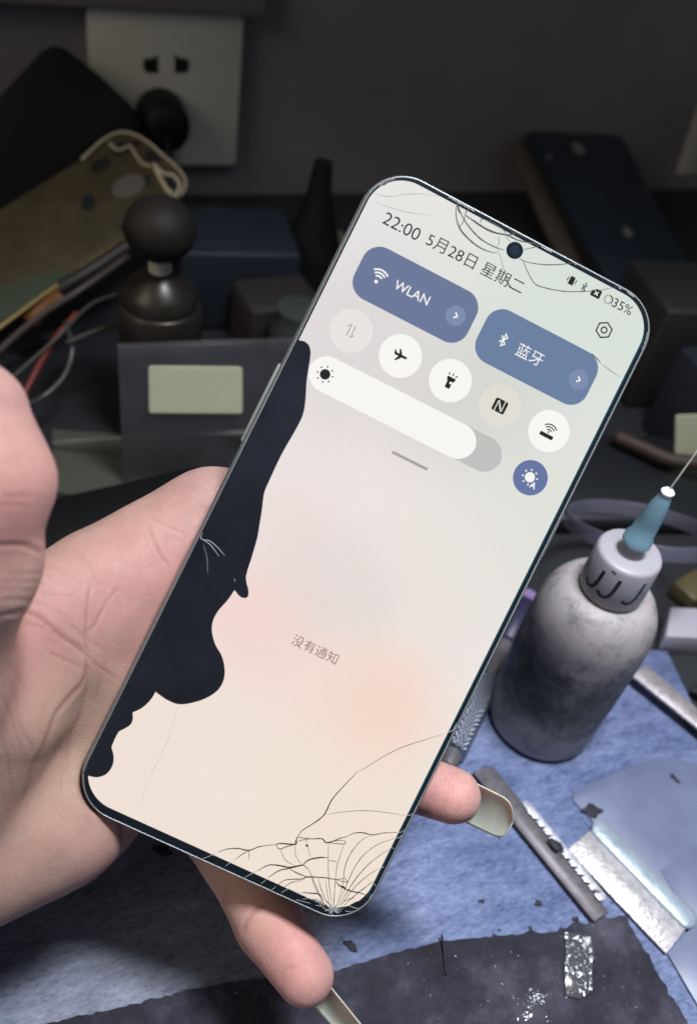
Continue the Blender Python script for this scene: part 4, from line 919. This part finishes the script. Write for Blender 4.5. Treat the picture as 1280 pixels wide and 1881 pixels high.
# ============================================================ BEHIND: SOCKET, PLUG AND CLUTTER
yf = WALLY-.008
sc4 = [onwall(162, 19, yf), onwall(447, 27, yf), onwall(431, 303, yf), onwall(174, 298, yf)]
scn = sum(sc4)/4; sock = empty('wall_socket', Vector((scn[0], WALLY, scn[2]))); tag(sock, 'white square wall socket plate with two flat pin holes above the black plug', 'wall socket')
pm_sock = pm('socket_plastic', (.62, .62, .55), .22, 0, .5, noise=.05, nscale=30)
def on_plate(px, py):
    q = onwall(px, py, WALLY-.0082); return (q[0]-scn[0], -(0), q[2]-scn[2])
M_ = Matrix.Rotation(math.radians(90), 4, 'X')
pl_o = prism('plate', rrect(.086, .086, .003, 5), .0004, .008, pm_sock, sock, .0012); pl_o.data.transform(M_)
hole_m = pm('socket_hole', (.004, .004, .004), .8)
for px, sgn in ((278, -1), (334, 1)):
    q = onwall(px, 118, WALLY-.009); x, z = q[0]-scn[0], q[2]-scn[2]
    sh = [(x+sgn*.0044, z+.0026), (x+sgn*.0044, z-.0026), (x+sgn*.0024, z-.0048), (x-sgn*.0040, z-.0048), (x-sgn*.0040, z+.0054), (x-sgn*.0020, z+.0036)]
    h_ = prism('pin_hole', sh,   .00802, .00815, hole_m, sock); h_.data.transform(M_)
blackpl = pm('black_plastic', (.005, .0055, .007), .6, 0, .22)
q = onwall(305, 232, WALLY-.03); plug = empty('black_plug', Vector((q[0], WALLY-.009, q[2]))); tag(plug, 'round black plug pushed into the lower half of the wall socket', 'plug')
lathe('plug_body', [(.013, .0004), (.0145, .002), (.0142, .020), (.0125, .026), (.008, .0285), (.002, .029)], blackpl, plug, (0, 0, 0), 40, (0, -1, 0))
tube('plug_cord', [np.array((0, -.027, -.004)), np.array((-.004, -.045, -.02)), np.array((-.02, -.05, -.06)), np.array((-.05, -.045, -.078))], .0022, blackpl, plug)
q = onwall(300, 4); o = box('cable_trunking', (.32, .012, .022), Matrix.Translation((q[0]-.105, WALLY-.0062, .1065+.0145)), pm('trunking_plastic', (.20, .185, .17), .5), None, .001); tag(o, 'brownish grey cable trunking strip along the wall above the socket', 'cable trunking')
q = onwall(1010, 3)
def wdep(x, y, yy): return float((onwall(x, y, yy)-CO)@CF)
def plate3(name, pxd, thick, mat, parent=None, bevel=.0006):
    """rigid flat plate through points given as (px,py,depth m); thickness goes away from the camera"""
    P_ = [at(x, y, d) for x, y, d in pxd]; c0 = sum(P_)/len(P_)
    u, s_, vt = np.linalg.svd(np.array(P_)-c0); nrm = vt[2]
    if nrm@CF > 0: nrm = -nrm
    xa = vt[0]; ya = np.cross(nrm, xa)
    l = [((p-c0)@xa, (p-c0)@ya) for p in P_]
    o = prism(name, l, -thick, 0, mat, parent, bevel)
    M = Matrix(((xa[0], ya[0], nrm[0], c0[0]), (xa[1], ya[1], nrm[1], c0[1]), (xa[2], ya[2], nrm[2], c0[2]), (0, 0, 0, 1)))
    if parent is None: o.matrix_world = M
    else: o.matrix_world = M
    return o, M, c0, xa, ya, nrm
# big black case leaning at the left
o, *_ = plate3('black_case', [(x, y, wdep(x, y, .512-.00010*(y-82))) for x, y in [(-60, 240), (0, 175), (78, 92), (98, 82), (120, 88), (180, 135), (240, 190), (262, 225), (255, 262), (170, 330), (0, 420), (-90, 460)]], .012, blackpl, None, .003); tag(o, 'large black case leaning on the wall left of the socket', 'case')
# stripped phone housing, gold
gold = pm('housing_gold', (.12, .098, .055), .38, .55, noise=.2, nscale=60)
outl = [(-120, 470), (0, 388), (150, 292), (190, 258), (215, 243), (238, 241), (262, 252), (300, 285), (330, 315), (342, 335), (338, 355), (320, 378), (236, 437), (100, 530), (0, 603), (-120, 690)]
def hd(x, y): return .452-(300-x)*.00009-(y-300)*.00012
o, HM, c0, xa, ya, nr = plate3('phone_housing', [(x, y, hd(x, y)) for x, y in outl], .004, gold, None, .0008); tag(o, 'stripped gold phone housing with cut-outs leaning behind the hand at the left', 'phone housing')
def on_h(x, y, up=0.0):
    r = ray(x, y); t = ((c0+nr*up-CO)@nr)/(r@nr); p = CO+r*t-c0; return (p@xa, p@ya)
cream = pm('rim_cream', (.48, .42, .30), .45)
def rimline(name, l, w, mat, up=.0006):
    P_ = [np.array((*on_h(*q, up), up)) for q in spline([np.array(p, float) for p in l], 5)]
    return tube(name, P_, w, mat, o, 6, 1)
rimline('rim', [(150, 292), (190, 256), (225, 242), (262, 254), (300, 285), (332, 315), (341, 338), (332, 358)], .0007, cream)
rimline('edge_rail', [(-110, 683), (0, 601), (100, 527), (180, 472), (236, 436)], .0010, pm('edge_brass', (.45, .34, .14), .35, .6))
rimline('inner_rib', [(200, 262), (218, 275), (238, 268), (250, 285), (262, 300), (280, 305)], .0006, cream); rimline('inner_rib', [(282, 300), (300, 318), (318, 322), (330, 340), (322, 362)], .0010, cream); rimline('inner_rib', [(285, 308), (292, 322), (305, 345), (318, 358)], .0012, cream)
def hole(l): return prism('cut_out', [on_h(x, y, .0002) for x, y in l], .0001, .0003, hole_m, o)
def ellp(cx, cy, a, b, r): return [(cx+a*math.cos(t)*math.cos(r)-b*math.sin(t)*math.sin(r), cy+a*math.cos(t)*math.sin(r)+b*math.sin(t)*math.cos(r)) for t in np.linspace(0, 2*math.pi, 20)[:-1]]
for e in ((184, 303, 20, 12, -.55), (222, 272, 16, 12, -.4), (162, 371, 13, 15, .4), (280, 288, 15, 9, .7), (317, 330, 17, 11, .9), (268, 330, 9, 9, 0), (228, 418, 8, 7, 0), (250, 262, 8, 6, .6)): hole(ellp(*e))
prism('back_sticker', [on_h(x, y, .0003) for x, y in ellp(236, 342, 32, 20, -.4)], .0001, .0005, pm('sticker_grey', (.11, .10, .085), .5), o)
prism('green_patch', [on_h(x, y, .0003) for x, y in [(-90, 590), (0, 525), (110, 495), (150, 500), (0, 590), (-90, 655)]], .0001, .0005, pm('green_board', (.045, .06, .035), .5), o)
# cables under the housing
for nm, l, w, cm, lb in (('ribbon_cable', [(-40, 640, .40), (60, 560, .405), (160, 500, .41), (250, 440, .42)], .0034, (.025, .018, .017), 'brown flat cable running just under the gold housing edge'), ('pink_cable', [(-40, 680, .385), (60, 590, .39), (150, 530, .395), (235, 470, .41)], .0015, (.07, .048, .048), 'thin pinkish cable below the brown one under the housing'),
        ('red_wire', [(30, 750, .365), (62, 690, .37), (90, 640, .372), (120, 600, .376), (142, 575, .38)], .0015, (.17, .026, .018), 'bright red wire curving behind the thumb'), ('thin_grey_wire', [(15, 700, .36), (60, 660, .365), (110, 615, .37), (165, 560, .38), (215, 540, .38)], .0007, (.06, .06, .056), 'hair thin grey wire left of the red wire'),
        ('grey_cable', [(122, 630, .37), (165, 612, .372), (205, 598, .375), (240, 590, .378)], .0013, (.05, .047, .043), 'short grey cable stub joining the clear loop to the dispenser')):
    o = tube(nm, [at(*q) for q in l], w, pm(nm+'_jacket', cm, .5)); tag(o, lb, 'wire' if 'wire' in nm else 'cable')
o = prism('orange_connector', [(0, 0), (.02, .002), (.021, -.004), (.002, -.007)], 0, .003, pm('polyimide_orange', (.16, .06, .015), .4), None, .0005)
A_ = at(45, 585, .40); o.matrix_world = Matrix.Translation(Vector(A_)) @ Matrix(((CA[0], CB[0], -CF[0]), (CA[1], CB[1], -CF[1]), (CA[2], CB[2], -CF[2]))).to_4x4() @ Matrix.Rotation(.62, 4, 'Z'); tag(o, 'small orange-brown connector film on the cable under the gold housing', 'connector')
clear = pm('smoky_clear', (.08, .085, .09), .2, 0, .7, alpha=.45)
lp = [at(120+ -0, 590, .375), at(133, 640, .372), at(118, 690, .37), at(80, 728, .366), at(40, 745, .36), at(0, 740, .36)]
o = tube('clear_loop', lp, .0012, pm('loop_grey', (.045, .047, .05), .3)); tag(o, 'curved translucent hose behind the thumb', 'hose')
# solvent dispenser
db = bench(296, 800, 0); disp_r = empty('solvent_dispenser', (db[0], db[1], 0)); tag(disp_r, 'dark solvent dispenser bottle with round knob top standing left of the phone', 'dispenser bottle')
def zpix(base, y):  # height whose projection falls at photo row y
    zs = np.linspace(0, .3, 601); ys = [project(np.array([base[0], base[1], z]))[1] for z in zs]; return float(zs[int(np.argmin(np.abs(np.array(ys)-y)))])
z_t = zpix(db, 430); z_n = zpix(db, 500); z_r = zpix(db, 552); z_b = zpix(db, 640)
dk = pm('dispenser_metal', (.032, .027, .022), .35, .4, noise=.2, nscale=90)
glassy = pm('amber_glass', (.02, .017, .013), .35, .1, .4)
R0 = .0168
lathe('glass_body', [(.018, .0004), (R0, .003), (R0, z_b*.92), (R0*.97, z_b)], glassy, disp_r)
lathe('collar', [(R0*.98, z_b), (R0*1.02, z_b+.001), (R0*1.02, z_b+.003), (R0*.93, z_b+.0045), (R0*.93, z_b+.006), (R0*.99, z_b+.0075), (R0*.97, z_r-.001), (R0*.9, z_r)], dk, disp_r)
lathe('cone', [(R0*.90, z_r), (R0*.90, z_r+.003), (R0*.78, z_r+(z_n-z_r)*.5), (R0*.55, z_r+(z_n-z_r)*.8), (.006, z_n), (.004, z_n+.001)], dk, disp_r)
lathe('neck', [(.0045, z_n-.001), (.0045, z_t-.010)], pm('neck_pale', (.50, .50, .42), .4), disp_r)
lathe('round_head', [(.0134*math.sin(t)+.0002, z_t+.002-.0120*math.cos(t)) for t in np.linspace(0, math.pi, 20)], pm('head_dark', (.016, .013, .011), .6, 0, .25), disp_r)
# clear box with pale label
q0 = bench(228, 893, 0); q1 = bench(540, 912, 0); q1[1] = q0[1]-.004
qd_ = np.array((q1-q0)[:2]); wl = np.linalg.norm(qd_); qd_ = qd_/wl; qn = np.array((-qd_[1], qd_[0]))
zt = zpix(q0, 640)
ba = empty('plastic_sleeve', (q0[0], q0[1], 0)); tag(ba, 'smoky clear upright plastic sleeve with a blank pale yellow label on its front', 'plastic sleeve')
mB = Matrix(((qd_[0], qn[0], 0, 0), (qd_[1], qn[1], 0, 0), (0, 0, 1, 0), (0, 0, 0, 1)))
smoke = pm('smoky_plastic', (.13, .13, .145), .25, 0, .5, noise=.3, nscale=25, alpha=.38)
for nm, sx_, sy_, sz_, cx_, cy_, cz_ in (('front_wall', wl, .0015, zt, wl/2, .00075, zt/2+.0004), ('back_wall', wl, .0008, zt-.002, wl/2, .0040, zt/2+.0004), ('side_wall', .0010, .0018, zt-.002, .0008, .0025, zt/2), ('side_wall', .0010, .0018, zt-.002, wl-.0008, .0025, zt/2)):
    box(nm, (sx_, sy_, sz_), mB @ Matrix.Translation((cx_, cy_, cz_)), smoke, ba, .0003)
def onbox(x, y):
    r = ray(x, y); n3 = np.array((qn[0], qn[1], 0)); t = ((q0-n3*.0004-CO)@n3)/(r@n3); p = CO+r*t-q0; return (p@np.array((qd_[0], qd_[1], 0)), p[2])
def rounded(l, r=.0015):
    out = []
    for i in range(len(l)):
        p, a, b = np.array(l[i]), np.array(l[i-1]), np.array(l[(i+1) % len(l)]); da = (a-p)/np.linalg.norm(a-p); dbb = (b-p)/np.linalg.norm(b-p)
        for t in np.linspace(0, 1, 5): out.append(tuple((1-t)**2*(p+da*r)+2*t*(1-t)*p+t*t*(p+dbb*r)))
    return out
lab_m = pm('label_paper', (.80, .80, .55), .6, noise=.05, nscale=60)
lo_ = prism('label', rounded([onbox(273, 672), onbox(445, 674), onbox(445, 759), onbox(274, 758)]), .0002, .0005, lab_m, ba); lo_.data.transform(mB @ M_)
# clear sheet lying before the box
sh_m = pm('clear_sheet', (.16, .165, .15), .25, 0, .6, alpha=.5)
pts = [bench(x, y, .0006) for x, y in ((95, 790), (228, 800), (335, 940), (100, 905))]
o = prism('plastic_sheet', [tuple(p[:2]) for p in pts], .0003, .0012, pm('greenish_sheet', (.085, .09, .075), .3, alpha=.9)); tag(o, 'greenish grey plastic sheet lying on the dark bench behind the palm', 'plastic sheet')
o = tube('clear_rod', [at(96, 812, .375), at(300, 800, .368), at(560, 790, .362), at(640, 786, .36)], .0011, pm('rod_clear', (.22, .23, .22), .2, 0, .8, alpha=.35)); tag(o, 'clear plastic rod held across in front of the plastic sleeve', 'rod')
# dark things between box and wall
nb = bench(560, 560, 0); z1_ = zpix(nb, 296)
cone = lathe('nozzle_cone', [(.020, .0004), (.020, .018), (.015, z1_*.45), (.0065, z1_*.8), (.0045, z1_), (.001, z1_+.001)], blackpl, None); cone.location = (nb[0], nb[1], 0); tag(cone, 'black cone-shaped nozzle bottle standing near the wall behind the phone', 'nozzle bottle')
tb = bench(565, 560, 0); tb = bench(575, 500, .012)
tin = empty('round_tin', (tb[0], tb[1], .0)); tag(tin, 'round dark tin with a bright lower rim partly hidden by the phone', 'tin')
tinr = project(np.array([tb[0], tb[1], .03]))
lathe('tin_body', [(.019, .0004), (.0205, .002), (.0205, .028), (.0195, .030)], pm('tin_dark', (.04, .038, .038), .4, .4), tin)
lathe('rim', [(.0206, .028), (.0215, .0285), (.0215, .0305), (.0200, .031)], pm('tin_rim', (.36, .34, .26), .35, .7), tin)
def block(name, px, py, size, rot, mat, label, cat, bevel=.002):
    b_ = bench(px, py, 0); o = box(name, size, Matrix.Translation((b_[0], b_[1], size[2]/2+.0004)) @ Matrix.Rotation(rot, 4, 'Z'), mat, None, bevel); tag(o, label, cat); return o
block('brown_box', 500, 640, (.038, .03, .034), .1, pm('brown_card', (.022, .018, .019), .7), 'dull brown cardboard box behind the plastic sleeve', 'box')
block('dark_box', 425, 560, (.06, .05, .045), -.1, pm('navy_card', (.010, .016, .028), .6), 'dark navy box between the dispenser and the phone', 'box')
jr = bench(535, 705, 0); jar = lathe('jar', [(.012, .0004), (.0135, .002), (.0135, .034), (.011, .038), (.011, .044), (.002, .0445)], pm('jar_green', (.055, .065, .055), .35, noise=.15, nscale=50), None); jar.location = (jr[0], jr[1], 0); tag(jar, 'greenish grey jar just left of the phone frame behind the box', 'jar')
block('black_pouch', 205, 975, (.09, .03, .012), .15, blackpl, 'flat black pouch on the bench behind the palm', 'pouch', .004)
block('dark_tool_case', 420, 470, (.075, .03, .022), .0, blackpl, 'low black tool case against the wall under the socket', 'case', .003)
# dark phone leaning on the wall at the right
bl_, br_ = bench(1162, 594, 0.0006), bench(1322, 590, 0.0006)
def dep(p): return float((p-CO)@CF)
navy = pm('navy_glass', (.014, .022, .034), .25, 0, .5, noise=.25, nscale=20)
o, M2, *_ = plate3('dark_phone', [(1162, 594, dep(bl_)), (1322, 590, dep(br_)), (1142, 255, wdep(1142, 255, .520)), (1128, 243, wdep(1128, 243, .522)), (985, 236, wdep(985, 236, .523)), (968, 242, wdep(968, 242, .522))], .008, navy, None, .0015); tag(o, 'dark navy phone leaning against the wall at the upper right', 'phone')
for px, py, r in ((1062, 273, .0042), (1008, 289, .0015), (1152, 427, .003)):
    rr_ = ray(px, py); nv_ = Vector(M2.col[2][:3]); pt = Vector(CO)+Vector(rr_)*(((Vector(M2.translation)-Vector(CO))@nv_)/(Vector(rr_)@nv_)) if False else Vector(CO)+Vector(rr_)*(((M2.translation-Vector(CO)).dot(nv_))/(Vector(rr_).dot(nv_)))
    lc = M2.inverted() @ pt
    e_ = prism('lens_glint' if False else 'camera_lens', [(lc.x+r*1.5*math.cos(a), lc.y+r*math.sin(a)) for a in np.linspace(0, 2*math.pi, 20)[:-1]], .0001, .0006, pm('lens_pale', (.16, .16, .15), .3), o)
e2 = plate3('cardboard_sleeve', [(x, y, wdep(x, y, .531-.00042*(y-243))) for x, y in [(938, 262), (966, 243), (1100, 470), (1160, 600), (1100, 600), (1000, 420)]], .004, pm('sleeve_brown', (.065, .055, .045), .6))[0]; tag(e2, 'brownish sleeve standing behind the left side of the dark navy phone', 'sleeve')
o = plate3('white_card', [(x, y, wdep(x, y, .526-.0002*(y-180))) for x, y in [(1242, 320), (1290, 322), (1300, 180), (1285, 190)]], .002, pm('card_offwhite', (.30, .29, .26), .6))[0]; tag(o, 'off-white card leaning at the far upper right edge', 'card')
g = bench(1235, 770, 0); o = box('grey_carton', (.10, .05, .060), Matrix.Translation((g[0]+.03, g[1]+.03, .0305)) @ Matrix.Rotation(-.15, 4, 'Z'), pm('carton_grey', (.018, .0175, .018), .6, noise=.15, nscale=18), None, .002); tag(o, 'dark grey carton on the bench below the leaning navy phone', 'carton')
lb = empty('label_box', Vector(bench(1290, 880, 0))); tag(lb, 'dark box with a pale yellow label at the right edge above the needle', 'box')
lbb = np.array(lb.matrix_world.translation)
box('box_body', (.10, .04, .050), Matrix.Translation((.040, .022, .0254)), pm('box_navy', (.018, .022, .032), .5), lb, .001)
ya_ = lbb[1]+.0018
def onlb(x, y): r = ray(x, y); p = CO+r*ya_/r[1]-lbb; return (p[0], p[2])
lq = rounded([onlb(1240, 762), onlb(1330, 758), onlb(1330, 868), onlb(1238, 862)])
l_ = prism('label', lq, -.0016, -.0012, lab_m, lb); l_.data.transform(M_)
o = tube('cord', [at(1130, 800, .42), at(1180, 822, .415), at(1235, 845, .41), at(1300, 850, .405)], .0035, pm('orange_jacket', (.04, .022, .016), .6)); tag(o, 'dull orange-brown cord lying behind the needle', 'cord')
block('black_tray', 1130, 900, (.13, .06, .010), -.2, pm('tray_black', (.010, .012, .016), .5), 'shallow black tray on the bench behind the tape roll', 'tray', .003)
print('faces', sum(len(o.data.polygons) for o in bpy.data.objects if o.type == 'MESH'))
